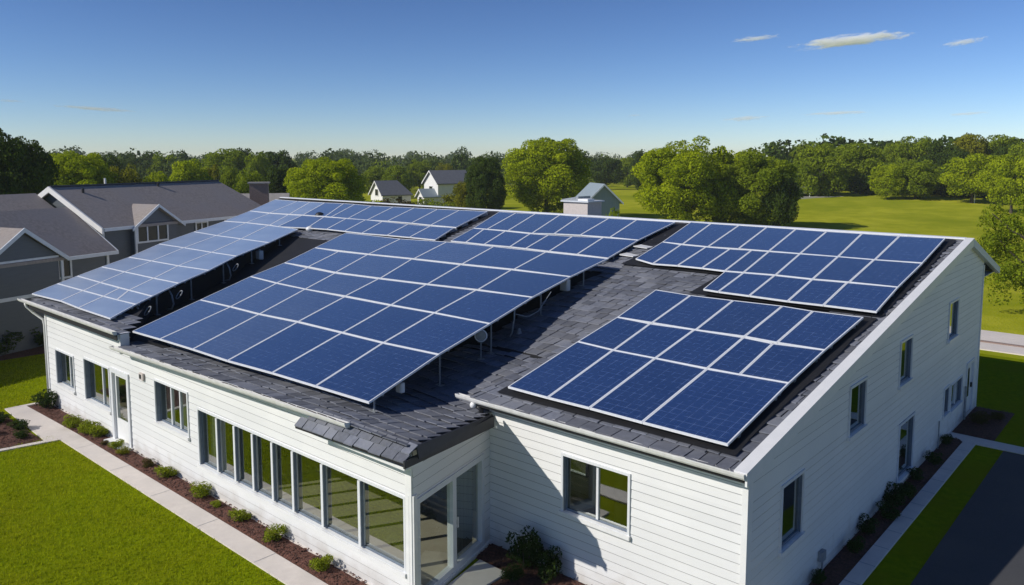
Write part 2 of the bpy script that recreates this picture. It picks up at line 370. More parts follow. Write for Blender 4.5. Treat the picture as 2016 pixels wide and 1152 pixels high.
bed('mulch_bed', -11.3, -5.45, 11.40, 12.13, 0.02)
bed('mulch_bed', -10.15, -7.5, 10.3, 11.40, 0.02)
bed('mulch_bed', -5.40, -4.94, 9.5, 26.2, 0.02)
bed('mulch_bed', -5.40, -4.25, 26.66, 30.1, 0.02)
bed('mulch_bed', -39.6, -37.4, 8.5, 16.5, 0.02, 0.3)
sheet('porch_slab', [(-10.60,9.4),(-10.17,9.4),(-10.17,11.35),(-10.95,11.37)], 0.06, M['concrete'], 0.1)
# right side path, cross path, driveway, road
sheet('side_path', [(-4.93,8.0),(-4.60,8.0),(-4.60,26.0),(-4.93,26.0)], 0.045, M['concrete'], 0.09)
sheet('side_path', [(-5.38,26.64),(-5.38,26.24),(-4.93,26.003),(-4.60,26.003),(6,26.05),(6,26.45)], 0.045, M['concrete'], 0.09)
for k in range(18): sheet('path_joint', [(-4.925,9.0+0.95*k),(-4.605,9.0+0.95*k),(-4.605,9.02+0.95*k),(-4.925,9.02+0.95*k)], 0.049, M['steel'])
sheet('driveway', [(-3.86,-4),(6,-4),(6,25.95),(-3.88,25.95)], 0.022, M['asphalt'])
sheet('road', [(-60,41.2),(40,41.0),(40,43.8),(-60,44.0)], 0.03, M['concrete'])
sheet('road_kerb', [(-60,40.95),(40,40.75),(40,41.0),(-60,41.2)], 0.10, M['brick'], 0.1)
sheet('pavement', [(-60,39.5),(40,39.3),(40,40.75),(-60,40.95)], 0.05, M['concrete'], 0.08)

# ------------------------------------------------------------------ main building
house = empty('white_building', (-15.0, 18.0, 0.0), 'long low white clapboard building with dark shingle roof carrying the solar panels', 'building')

RS = 0.165
def zmain(y): return 3.32 + RS*(y-11.8)
RIDGE_Y = 27.6; RIDGE_Z = zmain(RIDGE_Y)
def zback(y): return RIDGE_Z - 0.30*(y-RIDGE_Y)
def eave_z(x): return min(3.36, max(3.12, 3.15 + 0.022*(x+23.0)))
def zmid(x, y):
    t = min(1, max(0, (x+15.0)/3.4)); z12 = 3.22*(1-t) + 2.98*t
    if y < 12.0: s = max(0.0,(y-8.9)/3.1); return eave_z(x)*(1-s) + z12*s
    if y < 15.0: s = (y-12.0)/3.0; return z12*(1-s) + (zmain(15.0)-0.38)*s
    if y < 22.0: s = (y-15.0)/7.0; return zmain(y) - 0.38*(1-s)*(1-0.25*s)
    return zmain(y)
def zleft(y): return 3.71 + 0.1112*(y-9.3) - 0.17

def clip(poly, a, b):
    """keep z <= a + b*u of polygon [(u,z)]"""
    out = []
    for i in range(len(poly)):
        p, q = poly[i], poly[(i+1) % len(poly)]
        dp = a+b*p[0]-p[1]; dq = a+b*q[0]-q[1]
        if dp >= 0: out.append(p)
        if (dp >= 0) != (dq >= 0):
            t = dp/(dp-dq); out.append((p[0]+t*(q[0]-p[0]), p[1]+t*(q[1]-p[1])))
    return out

def siding(name, O, du, nr, L, ztop, course, holes, mat_, parent, tops=(), t=0.009, z0=0.0):
    """lap siding with holes; O start point, du direction, nr outward normal"""
    b = MB(); jf = []; O = Vector(O); du = Vector(du).normalized(); nr = Vector(nr).normalized()
    def P(u, z, off): q = O + du*u + nr*off; return (q.x, q.y, z)
    n = int(math.ceil((ztop-z0)/course))
    for k in range(n):
        c0 = z0+k*course; c1 = min(ztop, c0+course)
        cuts = sorted({c0, c1} | {h[2] for h in holes if c0 < h[2] < c1} | {h[3] for h in holes if c0 < h[3] < c1})
        for s0, s1 in zip(cuts[:-1], cuts[1:]):
            mid = (s0+s1)/2; iv = [(0.0, L)]
            for h in holes:
                if h[2] <= mid <= h[3]:
                    nv = []
                    for a, e in iv:
                        if h[1] <= a or h[0] >= e: nv.append((a, e)); continue
                        if h[0] > a: nv.append((a, h[0]))
                        if h[1] < e: nv.append((h[1], e))
                    iv = nv
            for a, e in iv:
                poly = [(a,s0),(e,s0),(e,s1),(a,s1)]
                for ta, tb in tops: 
                    if poly: poly = clip(poly, ta, tb)
                if len(poly) < 3: continue
                off = lambda z: t*(1-(z-c0)/course)
                if s0 == c0 and k > 0:
                    g0 = [(u,z) for u,z in poly]; hi = min(s1, s0+0.014)
                    strip = clip([(a,s0),(e,s0),(e,hi),(a,hi)], 1e9, 0.0)
                    for ta, tb in tops:
                        if strip: strip = clip(strip, ta, tb)
                    if len(strip) >= 3: b.face([P(u,z,-0.004) for u,z in strip]); jf.append(len(b.f)-1)
                    poly = [(u, max(z, hi)) for u,z in poly] if s1 > hi else []
                    if len(poly) < 3: continue
                b.face([P(u,z,off(z)) for u,z in poly])
                if s0 == c0 and k > 0:
                    lo = [p for p in poly if abs(p[1]-hi) < 1e-6]
                    if len(lo) >= 2:
                        ua, ub = min(p[0] for p in lo), max(p[0] for p in lo)
                        b.face([P(ua,hi,0.0),P(ub,hi,0.0),P(ub,hi,off(hi)),P(ua,hi,off(hi))])
    o = b.build(name, mat_, parent); o.data.materials.append(M['joint'])
    for i in jf: o.data.polygons[i].material_index = 1
    return o

def boxdir(b, O, du, nr, u0, u1, n0, n1, z0, z1):
    """box spanned along du (u), nr (n) and z"""
    O = Vector(O); du = Vector(du).normalized(); nr = Vector(nr).normalized()
    def P(u, n, z): q = O+du*u+nr*n; return (q.x,q.y,z)
    b.hexa([P(u0,n0,z0),P(u1,n0,z0),P(u1,n1,z0),P(u0,n1,z0),P(u0,n0,z1),P(u1,n0,z1),P(u1,n1,z1),P(u0,n1,z1)])

def window(parent, O, du, nr, u0, u1, z0, z1, mull=(), name='window', gl='glass', fw=0.06, depth=0.12, label=None, sill=True, frame='winframe', curtain=(), mw=0.05, trim=0.05):
    """window = outer casing and jambs; sub-parts pane, mullion, sill, curtain"""
    f = MB(); 
    # casing proud of the siding
    boxdir(f,O,du,nr,u0-trim,u1+trim,0.0,0.034,z1,z1+trim)
    boxdir(f,O,du,nr,u0-trim,u0,0.0,0.034,z0,z1); boxdir(f,O,du,nr,u1,u1+trim,0.0,0.034,z0,z1)
    boxdir(f,O,du,nr,u0-trim,u1+trim,0.0,0.034,z0-trim,z0)
    # sash frame at the glass
    w = f.build(name, M[frame], parent); f = MB(); s = 0.035
    boxdir(f,O,du,nr,u0,u1,-depth-0.03,-depth+0.02,z0,z0+s); boxdir(f,O,du,nr,u0,u1,-depth-0.03,-depth+0.02,z1-s,z1)
    boxdir(f,O,du,nr,u0,u0+s,-depth-0.03,-depth+0.02,z0+s,z1-s); boxdir(f,O,du,nr,u1-s,u1,-depth-0.03,-depth+0.02,z0+s,z1-s)
    f.build('sash', M['jamb'], w)
    if label: w['label'] = label
    j = MB()  # jamb lining
    for (a,e,c,d) in ((u0-0.002,u0+0.012,z0,z1),(u1-0.012,u1+0.002,z0,z1)): boxdir(j,O,du,nr,a,e,-depth+0.021,-0.001,c,d)
    boxdir(j,O,du,nr,u0+0.0125,u1-0.0125,-depth+0.021,-0.001,z1-0.012,z1+0.002)
    j.build('jamb', M['jamb'], w)
    g = MB(); pO = Vector(O)+Vector(nr).normalized()*(-depth-0.006); pd = Vector(du).normalized(); pa = pO+pd*(u0+0.01); pb = pO+pd*(u1-0.01); g.face([(pa.x,pa.y,z0+0.01),(pb.x,pb.y,z0+0.01),(pb.x,pb.y,z1-0.01),(pa.x,pa.y,z1-0.01)])
    g.build('pane', M[gl], w)
    if mull:
        for x in mull:
            mm = MB(); boxdir(mm,O,du,nr,x-mw/2,x+mw/2,-depth-0.028,-depth+0.03 if mw < 0.07 else 0.02,z0+s+0.002,z1-s-0.002)
            mm.build('mullion', M[frame], w)
            if mw >= 0.07:
                jb = MB(); boxdir(jb,O,du,nr,x+mw/2+0.001,x+mw/2+0.012,-depth+0.021,0.0,z0+s+0.004,z1-s-0.004); boxdir(jb,O,du,nr,x-mw/2-0.012,x-mw/2-0.001,-depth+0.021,0.0,z0+s+0.004,z1-s-0.004); jb.build('jamb', M['jamb'], w)
    if sill:
        sb = MB(); boxdir(sb,O,du,nr,u0-trim-0.02,u1+trim+0.02,-depth+0.02,0.075,z0-trim-0.03,z0-0.004)
        # replace lower casing overlap: sits proud of it
        sb.build('sill', M['trim'], w)
    for (a, e) in curtain:
        cb = MB(); nseg = max(4,int((e-a)/0.05)); Ov = Vector(O); d_ = Vector(du).normalized(); n_ = Vector(nr).normalized()
        for i in range(nseg):
            pa = a+(e-a)*i/nseg; pb = a+(e-a)*(i+1)/nseg
            na = -depth-0.16-(0.035 if i%2 else 0.0); nb = -depth-0.16-(0.0 if i%2 else 0.035)
            A = Ov+d_*pa+n_*na; Bv = Ov+d_*pb+n_*nb
            cb.face([(A.x,A.y,z0-0.1),(Bv.x,Bv.y,z0-0.1),(Bv.x,Bv.y,z1+0.05),(A.x,A.y,z1+0.05)])
        cb.build('curtain', M['curtain'], w)
    return w

# front wall (left and middle wings)
FX0 = -29.46; FO = (FX0, 9.25, 0); FD = (1,0,0); FN = (0,-1,0)
def fu(x): return x-FX0
front_holes = [(fu(-28.65),fu(-27.14),0.92,2.06),(fu(-26.2),fu(-24.32),0.88,2.18),(fu(-24.10),fu(-22.95),0.10,2.22),(fu(-21.2),fu(-19.36),1.28,2.43),(fu(-18.78),fu(-10.86),0.70,2.14)]
siding('front_wall', FO, FD, FN, fu(-22.74), 3.40, 0.185, front_holes[:3], M['siding'], house)
siding('front_wall', (-22.74,9.25,0), FD, FN, -10.62+22.74, 3.3, 0.185, [(h[0]-fu(-22.74),h[1]-fu(-22.74),h[2],h[3]) for h in front_holes[3:]], M['siding'], house, tops=[(3.014,0.022),(3.212,0.0)])
b = MB(); boxdir(b,FO,FD,FN,fu(-10.80),fu(-10.625),-0.02,0.036,0.045,3.0); b.build('corner_trim', M['trim'], house)
w = window(house, FO, FD, FN, fu(-28.65), fu(-27.14), 0.92, 2.06, [fu(-27.75)], curtain=[(fu(-28.6),fu(-28.25))], label='two light window nearest the corner downpipe')
w = window(house, FO, FD, FN, fu(-26.2), fu(-24.32), 0.88, 2.18, [fu(-25.08)], label='wide window beside the glazed door')
w = window(house, FO, FD, FN, fu(-21.2), fu(-19.36), 1.28, 2.43, [fu(-20.5), fu(-20.0)], curtain=[(fu(-21.15),fu(-20.7)),(fu(-20.45),fu(-20.05))], label='three light window between door and window row')
w = window(house, FO, FD, FN, fu(-18.78), fu(-10.86), 0.70, 2.14, [fu(x) for x in (-17.89,-17.05,-16.23,-15.40,-14.58,-13.49,-12.23)], name='window_row', depth=0.085, mw=0.075, curtain=[(fu(-18.7),fu(-18.0))], label='long row of eight tall windows')
# front door
dm = MB(); u0, u1 = fu(-24.10), fu(-22.95)
boxdir(dm,FO,FD,FN,u0+0.07,u1-0.07,-0.07,-0.03,0.12,0.75); boxdir(dm,FO,FD,FN,u0+0.07,u0+0.17,-0.07,-0.03,0.75,2.15); boxdir(dm,FO,FD,FN,u1-0.17,u1-0.07,-0.07,-0.03,0.75,2.15); boxdir(dm,FO,FD,FN,u0+0.17,u1-0.17,-0.07,-0.03,2.05,2.15)
door = dm.build('front_door', M['trim'], house); door['label'] = 'white half glazed front door'
b = MB(); b.face([(FX0+u0+0.16,9.30,0.74),(FX0+u1-0.16,9.30,0.74),(FX0+u1-0.16,9.30,2.06),(FX0+u0+0.16,9.30,2.06)]); b.build('pane', M['glass'], door)
b = MB()
boxdir(b,FO,FD,FN,u0-0.06,u0+0.07,-0.09,0.05,0.10,2.28); boxdir(b,FO,FD,FN,u1-0.07,u1+0.06,-0.09,0.05,0.10,2.28); boxdir(b,FO,FD,FN,u0+0.07,u1-0.07,-0.09,0.05,2.15,2.28)
b.build('door_frame', M['winframe'], door)
b = MB(); boxdir(b,FO,FD,FN,u1-0.15,u1-0.11,-0.03,0.02,0.95,1.15); b.build('handle', M['steel'], door)
b = MB(); boxdir(b,FO,FD,FN,u0-0.12,u1+0.12,-0.1,0.30,0.0,0.10); b.build('door_step', M['trim'], house)
# little vent and outlet covers on the front wall
b = MB(); boxdir(b,FO,FD,FN,fu(-22.08),fu(-21.84),0.018,0.07,2.30,2.50); b.box((0,0,0),(0,0,0)) if False else None
v = b.build('wall_vent', M['chimney'], house)
b = MB(); boxdir(b,FO,FD,FN,fu(-22.05),fu(-21.93),0.0705,0.078,2.34,2.46); b.build('vent_opening', M['dark_fascia'], v)
b = MB(); boxdir(b,FO,FD,FN,0.0,-10.62-FX0,-0.02,0.05,-0.02,0.045); b.build('plinth', M['concrete'], house)
b = MB(); boxdir(b,FO,FD,FN,-0.05,0.06,-0.02,0.03,0.045,3.42); b.build('corner_trim', M['trim'], house)

# porch side wall (angled), glazed sliding door
PO = Vector((-10.62,9.25,0)); PE = Vector((-11.35,12.12,0)); PD = (PE-PO).normalized(); PN = Vector((PD.y,-PD.x,0)); PL = (PE-PO).length
siding('porch_wall', PO, PD, PN, PL, 3.2, 0.20, [(0.10,2.66,0.10,2.16)], M['siding'], house, tops=[(3.12,-0.10)])
sl = MB()
for a, e in ((0.10,0.19),(1.36,1.50),(2.55,2.66)): boxdir(sl,PO,PD,PN,a,e,-0.11,0.03,0.10,2.16)
for a, e in ((0.19,1.36),(1.50,2.55)): boxdir(sl,PO,PD,PN,a,e,-0.11,0.03,2.05,2.16); boxdir(sl,PO,PD,PN,a,e,-0.11,0.03,0.10,0.22)
slid = sl.build('sliding_door', M['winframe'], house); slid['label'] = 'two leaf glazed sliding door'
def pq(a,e,n,z0,z1):
    A = PO+PD*a+PN*n; B_ = PO+PD*e+PN*n; return [(A.x,A.y,z0),(B_.x,B_.y,z0),(B_.x,B_.y,z1),(A.x,A.y,z1)]
b = MB(); b.face(pq(0.185,1.365,-0.045,0.21,2.06)); b.build('pane', M['glass_clear'], slid)
b = MB(); b.face(pq(1.495,2.555,-0.075,0.21,2.06)); p2 = b.build('pane', M['glass'], slid)
b = MB()
O2 = PO+PN*(-0.16)
for i in range(18):
    a = 1.52+1.0*i/18; e = 1.52+1.0*(i+1)/18; n0 = -0.2-(0.03 if i%2 else 0); n1 = -0.2-(0 if i%2 else 0.03)
    A = PO+PD*a+PN*n0; Bq = PO+PD*e+PN*n1
    b.face([(A.x,A.y,0.12),(Bq.x,Bq.y,0.12),(Bq.x,Bq.y,2.1),(A.x,A.y,2.1)])
b.build('curtain', M['curtain'], slid)
b = MB(); boxdir(b,PO,PD,PN,1.535,1.565,-0.065,-0.03,0.98,1.20); boxdir(b,PO,PD,PN,1.54,1.56,-0.03,0.02,1.0,1.03); boxdir(b,PO,PD,PN,1.54,1.56,-0.03,0.02,1.15,1.18); boxdir(b,PO,PD,PN,1.53,1.57,0.02,0.035,0.98,1.20)
b.build('handle', M['trim'], slid)
b = MB(); boxdir(b,PO,PD,PN,-0.02,0.10,-0.10,0.032,0.0,2.26); b.build('corner_post', M['trim'], house)
b = MB(); boxdir(b,PO,PD,PN,0.10,PL,-0.10,0.06,0.0,0.098); b.build('door_threshold', M['trim'], house)

# right wing front wall
RO = (-11.35,12.12,0)
siding('right_wing_wall', RO, FD, FN, -5.42+11.35, 3.19, 0.176, [(2.04,3.58,1.38,2.54)], M['siding'], house)
window(house, RO, FD, FN, 2.04, 3.58, 1.38, 2.54, [2.82], depth=0.09, label='two light window on the right wing front', curtain=())
b = MB(); boxdir(b,RO,FD,FN,-5.42+11.35-0.085,-5.42+11.35+0.025,-0.07,0.028,0.0,3.18); b.build('corner_trim', M['trim'], house)

# right side wall with gable
SO = (-5.42,12.19,0); SD = (0,1,0); SN = (1,0,0)
def su(y): return y-12.19
SL = 30.12-12.19
tops = [(zmain(12.19)-0.14, RS), (RIDGE_Z-0.14+0.30*(RIDGE_Y-12.19), -0.30)]
sh = [(su(13.58),su(14.56),1.30,2.50),(su(17.10),su(18.12),2.52,3.56),(su(20.74),su(21.72),2.82,3.90),(su(25.6),su(26.66),3.12,4.20),(su(21.0),su(22.3),0.26,1.70),(su(25.54),su(26.12),0.84,1.62),(su(26.38),su(27.8),0.78,1.57),(su(28.42),su(29.4),0.10,1.80)]
siding('side_wall', SO, SD, SN, SL, 6.0, 0.176, sh, M['siding'], house, tops=tops)
labs = ['side window nearest the front corner','second upstairs side window from the front','third upstairs side window from the front','highest side window near the ridge','tall narrow side window by the bed','small side light beside the wide window']
for h, l in zip(sh[:6], labs): window(house, SO, SD, SN, h[0], h[1], h[2], h[3], [], label=l, sill=True, trim=0.06, depth=0.05)
window(house, SO, SD, SN, sh[6][0], sh[6][1], sh[6][2], sh[6][3], [su(27.15)], depth=0.05, label='wide two light side window at the back')
h = sh[7]; b = MB(); boxdir(b,SO,SD,SN,h[0]+0.05,h[1]-0.05,-0.06,-0.02,h[2],h[3]-0.05); sd_ = b.build('side_door', M['trim'], house); sd_['label'] = 'narrow side door at the back corner'
b = MB(); boxdir(b,SO,SD,SN,h[0]+0.16,h[1]-0.42,-0.019,-0.008,h[2]+0.55,h[3]-0.2); b.build('pane', M['dark_glass'], sd_)
b = MB(); boxdir(b,SO,SD,SN,h[0]-0.05,h[0]+0.05,-0.07,0.04,h[2],h[3]+0.06); boxdir(b,SO,SD,SN,h[1]-0.05,h[1]+0.05,-0.07,0.04,h[2],h[3]+0.06); boxdir(b,SO,SD,SN,h[0]+0.05,h[1]-0.05,-0.07,0.04,h[3]-0.05,h[3]+0.06); b.build('door_frame', M['winframe'], sd_)
b = MB(); boxdir(b,SO,SD,SN,h[1]-0.2,h[1]-0.12,-0.02,0.03,0.9,1.05); b.build('handle', M['black'], sd_)
b = MB(); boxdir(b,SO,SD,SN,-0.07,0.085,-0.02,0.029,0.0,3.14); b.build('corner_trim', M['trim'], house)
b = MB(); boxdir(b,SO,SD,SN,SL-0.09,SL+0.02,-0.02,0.03,0.0,4.9); b.build('corner_trim', M['trim'], house)
b = MB(); boxdir(b,SO,SD,SN,0,SL,-0.05,0.022,-0.02,0.05); b.build('plinth', M['concrete'], house)
b = MB(); b.tube([(-5.36,28.2,1.15),(-5.36,28.2,0.06)],0.035); b.tube([(-5.36,24.9,0.85),(-5.36,24.9,0.03)],0.02); b.build('wall_pipe', M['steel'], house)
b = MB(); boxdir(b,SO,SD,SN,su(15.56),su(15.76),0.01,0.10,0.30,0.50); b.tube([(-5.36,15.66,0.30),(-5.36,15.66,0.04)],0.02); b.build('meter_box', M['steel'], house)

# back and left walls, floor and inner walls
b = MB()
b.face([(-5.43,30.12,0),(-46.5,30.12,0),(-46.5,30.12,4.9),(-5.43,30.12,4.9)])
b.face([(-29.46,9.26,0),(-46.5,30.12,0),(-46.5,30.12,5.0),(-42.2,25.0,5.2),(-38.0,19.7,4.55),(-29.46,9.26,3.3)])
b.build('back_wall', M['siding'], house)
b = MB(); b.face([(-29.4,9.3,0.08),(-10.68,9.3,0.08),(-11.42,12.2,0.08),(-11.42,30,0.08),(-46,30,0.08)]); b.face([(-11.41,12.2,0.081),(-5.5,12.2,0.081),(-5.5,30,0.081),(-11.41,30,0.081)]); b.build('floor', M['floor'], house)
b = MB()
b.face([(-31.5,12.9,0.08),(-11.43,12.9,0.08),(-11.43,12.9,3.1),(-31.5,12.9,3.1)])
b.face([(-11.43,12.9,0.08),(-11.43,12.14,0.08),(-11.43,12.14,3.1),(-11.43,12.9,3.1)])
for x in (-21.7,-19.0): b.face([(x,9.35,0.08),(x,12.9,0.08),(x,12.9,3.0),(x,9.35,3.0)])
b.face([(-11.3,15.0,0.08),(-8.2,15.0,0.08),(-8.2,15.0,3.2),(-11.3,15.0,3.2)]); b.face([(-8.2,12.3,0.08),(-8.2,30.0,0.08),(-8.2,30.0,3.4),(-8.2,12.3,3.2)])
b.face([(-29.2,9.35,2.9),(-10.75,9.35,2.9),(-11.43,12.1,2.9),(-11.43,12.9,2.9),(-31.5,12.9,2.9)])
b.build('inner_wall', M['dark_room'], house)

# ------------------------------------------------------------------ roof
def slab(name, poly, zf, m, th=0.12, parent=house):
    b = MB(); top = [(x,y,zf(x,y)) for x,y in poly]; b.prism(top, (0,0,-th)); return b.build(name, m, parent)
rf = MB()
# right wing slab
rp = [(-11.60,11.80),(-5.33,11.80),(-5.33,RIDGE_Y),(-11.60,RIDGE_Y)]
rf.prism([(x,y,zmain(y)) for x,y in rp], (0,0,-0.14))
roof = rf.build('roof', M['underlay'], house)
# middle roof as a gridded surface
mg = MB()
def leftlim(y):   # right edge of the left slab
    pts = [(8.9,-22.70),(9.7,-23.6),(11.34,-26.1),(14.3,-28.2),(18.7,-31.2),(21.8,-33.4),(27.6,-44.0)]
    for (a,xa),(c,xc) in zip(pts[:-1],pts[1:]):
        if y <= c: return xa+(xc-xa)*(y-a)/(c-a)
    return pts[-1][1]
def rightlim(y): return -10.35-0.32*(y-8.9) if y < 11.95 else -11.601
YS = [8.9,9.3,9.7,10.2,10.8,11.34,11.95,12.0,13,14.3,15.5,17,18.7,20.3,21.8,24.7,27.6]
rows = []
for y in YS:
    a, e = leftlim(y)-0.03, rightlim(y); row = []
    for i in range(15):
        x = a+(e-a)*i/14; row.append((x,y,zmid(x,y)))
    rows.append(row)
for r0, r1 in zip(rows[:-1], rows[1:]):
    for i in range(14): mg.face([r0[i],r0[i+1],r1[i+1],r1[i]])
mr = mg.build('roof_deck', M['underlay'], roof)
# black sheet painting in the shade over the sunken left gap
mm = MB()
for y0, y1 in zip(YS[1:-3], YS[2:-2]):
    for i in range(4):
        pts = []
        for (y, k) in ((y0,i),(y0,i+1),(y1,i+1),(y1,i)):
            a = leftlim(y)-0.02; e = leftlim(y) + 2.2 + 0.30*max(0,y-9.7); x = a+(e-a)*k/4; pts.append((x,y,zmid(x,y)+0.010))
        mm.face(pts)
mm.build('dark_sheet', M['dark_sheet'], roof)
# left slab (thick, so its edge closes the step)
lp = [(-30.45,8.9),(-22.72,8.9),(-23.62,9.7),(-26.12,11.34),(-28.22,14.3),(-31.22,18.7),(-33.42,21.8),(-39.9,21.8),(-37.6,18.9),(-35.0,15.0),(-32.3,11.4)]
b = MB(); b.prism([(x,y,zleft(y)) for x,y in lp], (0,0,-0.14)); b.build('left_roof', M['underlay'], roof)
b = MB()
for (xa,ya),(xb,yb) in zip(lp[1:6],lp[2:7]):
    b.prism([(xa-0.06-(0.4 if ya < 9 else 0),ya+0.45 if ya < 9 else ya,zleft(ya)-0.141),(xb-0.06,yb,zleft(yb)-0.141),(xb-0.12,yb,zleft(yb)-0.141),(xa-0.12-(0.4 if ya < 9 else 0),ya+0.45 if ya < 9 else ya,zleft(ya)-0.141)],(0,0,-0.6))
b.build('roof_step', M['underlay'], roof)
lp2 = [(-33.42,21.8),(-44.0,27.6),(-39.9,21.8)]
b = MB(); b.prism([(x,y,zmain(y)+0.001) for x,y in [(-39.9,21.8),(-33.42,21.8),(-43.9,27.6),(-44.0,27.6)]], (0,0,-0.3)); b.build('left_roof', M['underlay'], roof)
# back slope
b = MB(); b.prism([(x,y,zback(y)) for x,y in [(-47.0,32.0),(-44.0,27.601),(-5.33,27.601),(-5.33,32.0)]], (0,0,-0.12)); b.build('back_slope', M['shingle'], roof)

def shingles(name, x0f, x1f, y0, y1, zf, w=(0.24,0.42), ex=0.36, skip=None, seed=1, lift=0.028):
    r = random.Random(seed); b = MB(); y = y0; k = 0
    while y < y1-0.02:
        e = ex*(0.9+0.2*r.random()); ye = min(y+e, y1); x = x0f(y) - r.random()*0.3; xe = x1f(y)
        while x < xe-0.05:
            ww = w[0]+(w[1]-w[0])*r.random(); xa = max(x, x0f(y)); xb = min(x+ww-0.022, xe); x += ww
            if xb-xa < 0.06: continue
            if skip and skip((xa+xb)/2, (y+ye)/2): continue
            dy = (r.random()-0.5)*0.06; l = lift*(0.6+0.9*r.random()); tw = (r.random()-0.5)*0.012; sk = (r.random()-0.5)*0.03
            yb = ye+0.05
            P = [(xa,y+dy),(xb,y+dy+sk),(xb,yb),(xa,yb)]
            if k == 0: P = [(xa,y),(xb,y),(xb,yb),(xa,yb)]
            zt = [zf(*P[0])+l+0.016+tw, zf(*P[1])+l+0.016-tw, zf(*P[2])+0.010, zf(*P[3])+0.010]
            n = len(b.v)
            for (px_,py_),z in zip(P,zt): b.v.append((px_,py_,z))
            for q in (0,1): b.v.append((P[q][0],P[q][1],zt[q]-0.022))
            b.v.append((P[2][0],P[2][1],zt[2]-0.008)); b.v.append((P[3][0],P[3][1],zt[3]-0.008))
            b.f += [(n,n+1,n+2,n+3),(n+4,n+5,n+1,n),(n+5,n+6,n+2,n+1),(n+7,n+4,n,n+3)]
        y = ye; k += 1
    return b.build(name, M['shingle'], roof)
shingles('shingle_course', lambda y:-11.62, lambda y:-5.50, 11.78, RIDGE_Y, lambda x,y: zmain(y), skip=lambda x,y: (-10.3<x<-6.9 and 13.4<y<26.4), seed=3)
def midskip(x, y):
    if x < leftlim(y)+2.3+0.30*max(0,y-9.7) and 9.75 < y < 20.9: return True
    if -23 < x < -14.6 and 10.6 < y < 21: return True
    return x < -26 and y > 22.2
shingles('shingle_course', lambda y: leftlim(y)+0.05, rightlim, 8.88, RIDGE_Y, zmid, skip=midskip, seed=5)
shingles('shingle_course', lambda y:-30.4+(-0.95)*(y-8.9), lambda y: leftlim(y), 8.88, 10.1, lambda x,y: zleft(y), seed=8)

# skirt roof over the porch corner
SKX0, SKX1 = -13.55, -10.20
def sk_front(x): return 3.07+ (x-SKX0)/(SKX1-SKX0)*0.10
def zskirt(x, y):   # y from 8.68 (front) to 9.0
    s = (y-8.68)/0.32; return sk_front(x)*(1-s) + (eave_z(x)+0.02)*s
b = MB(); b.prism([(SKX0,8.68,zskirt(SKX0,8.68)),(SKX1,8.68,zskirt(SKX1,8.68)),(SKX1-0.1,9.0,zskirt(SKX1-0.1,9.0)),(SKX0+0.4,9.0,zskirt(SKX0+0.4,9.0))], (0,0,-0.05)); sk = b.build('skirt_roof', M['underlay'], house)
r = random.Random(21); b = MB()
for (ya, yb) in ((8.66,8.83),(8.81,9.02)):
    x = SKX0+ (0.0 if ya < 8.7 else 0.25)
    while x < SKX1-0.1:
        ww = 0.24+0.2*r.random(); xb = min(x+ww-0.02, SKX1); l = 0.02+0.02*r.random(); d = (r.random()-0.5)*0.03
        b.prism([(x,ya+d,zskirt(x,ya)+l+0.01),(xb,ya+d,zskirt(xb,ya)+l+0.01),(xb,yb,zskirt(xb,yb)+0.016),(x,yb,zskirt(x,yb)+0.016)], (0,0,-0.022)); x += ww
b.build('shingle_course', M['shingle'], sk)
# dark fascia on the porch side
b = MB()
A0 = (SKX1+0.012,8.66); A1 = (-11.05,11.90)
zt0, zt1 = eave_z(-10.3)+0.0, 3.03
b.hexa([(A0[0],A0[1],zt0-0.28),(A0[0]+0.04,A0[1],zt0-0.28),(A1[0]+0.04,A1[1],zt1-0.24),(A1[0],A1[1],zt1-0.24),(A0[0],A0[1],zt0-0.14),(A0[0]+0.04,A0[1],zt0-0.14),(A1[0]+0.04,A1[1],zt1),(A1[0],A1[1],zt1)])
b.hexa([(A0[0],9.0,zt0-0.2),(A0[0]+0.038,9.0,zt0-0.2),(A1[0]+0.038,A1[1]-0.01,zt1-0.22),(A1[0],A1[1]-0.01,zt1-0.22),(A0[0]-0.05,9.0,zt0+0.035),(A0[0]-0.02,9.0,zt0+0.035),(A1[0],A1[1]-0.01,zt1+0.03),(A1[0]-0.03,A1[1]-0.01,zt1+0.03)])
b.build('dark_fascia', M['dark_fascia'], house)
b = MB(); b.box((SKX0+0.2,8.80,2.96),(SKX1-0.12,9.24,3.02)); b.build('soffit', M['trim'], house)

# fascias, soffits, gutters
def gutter(name, p0, p1, r=0.065, parent=house, label=None):
    """K-style gutter trough as an open profile along p0-p1 facing -Y"""
    b = MB(); prof = [(0.03,0.0),(0.03,-0.10),(-0.05,-0.10),(-0.085,-0.06),(-0.10,-0.005),(-0.10,0.012),(-0.088,0.012),(-0.075,-0.05),(-0.045,-0.088),(0.02,-0.088),(0.02,0.0)]
    p0 = Vector(p0); p1 = Vector(p1); n = len(prof)
    for p in (p0, p1):
        for y, z in prof: b.v.append((p.x, p.y+y, p.z+z))
    for i in range(n):
        j = (i+1) % n; b.f.append((i, n+i, n+j, j))
    b.face([(p0.x,p0.y+y,p0.z+z) for y,z in prof[:6]]); b.face([(p1.x,p1.y+y,p1.z+z) for y,z in prof[:6]])
    return b.build(name, M['gutter'], parent)
b = MB(); b.box((-11.62,11.83,3.17),(-5.36,11.87,3.30)); b.box((-11.60,11.87,3.17),(-5.44,12.20,3.179)); b.build('fascia', M['trim'], house)
gutter('gutter', (-11.98,11.78,3.36), (-5.30,11.78,3.36))
b = MB(); b.box((-30.4,8.93,3.37),(-22.75,8.97,3.50)); b.box((-30.3,8.97,3.37),(-22.8,9.3,3.379)); b.build('fascia', M['trim'], house)
gutter('gutter', (-30.62,8.86,3.63), (-22.68,8.86,3.63))
b = MB()
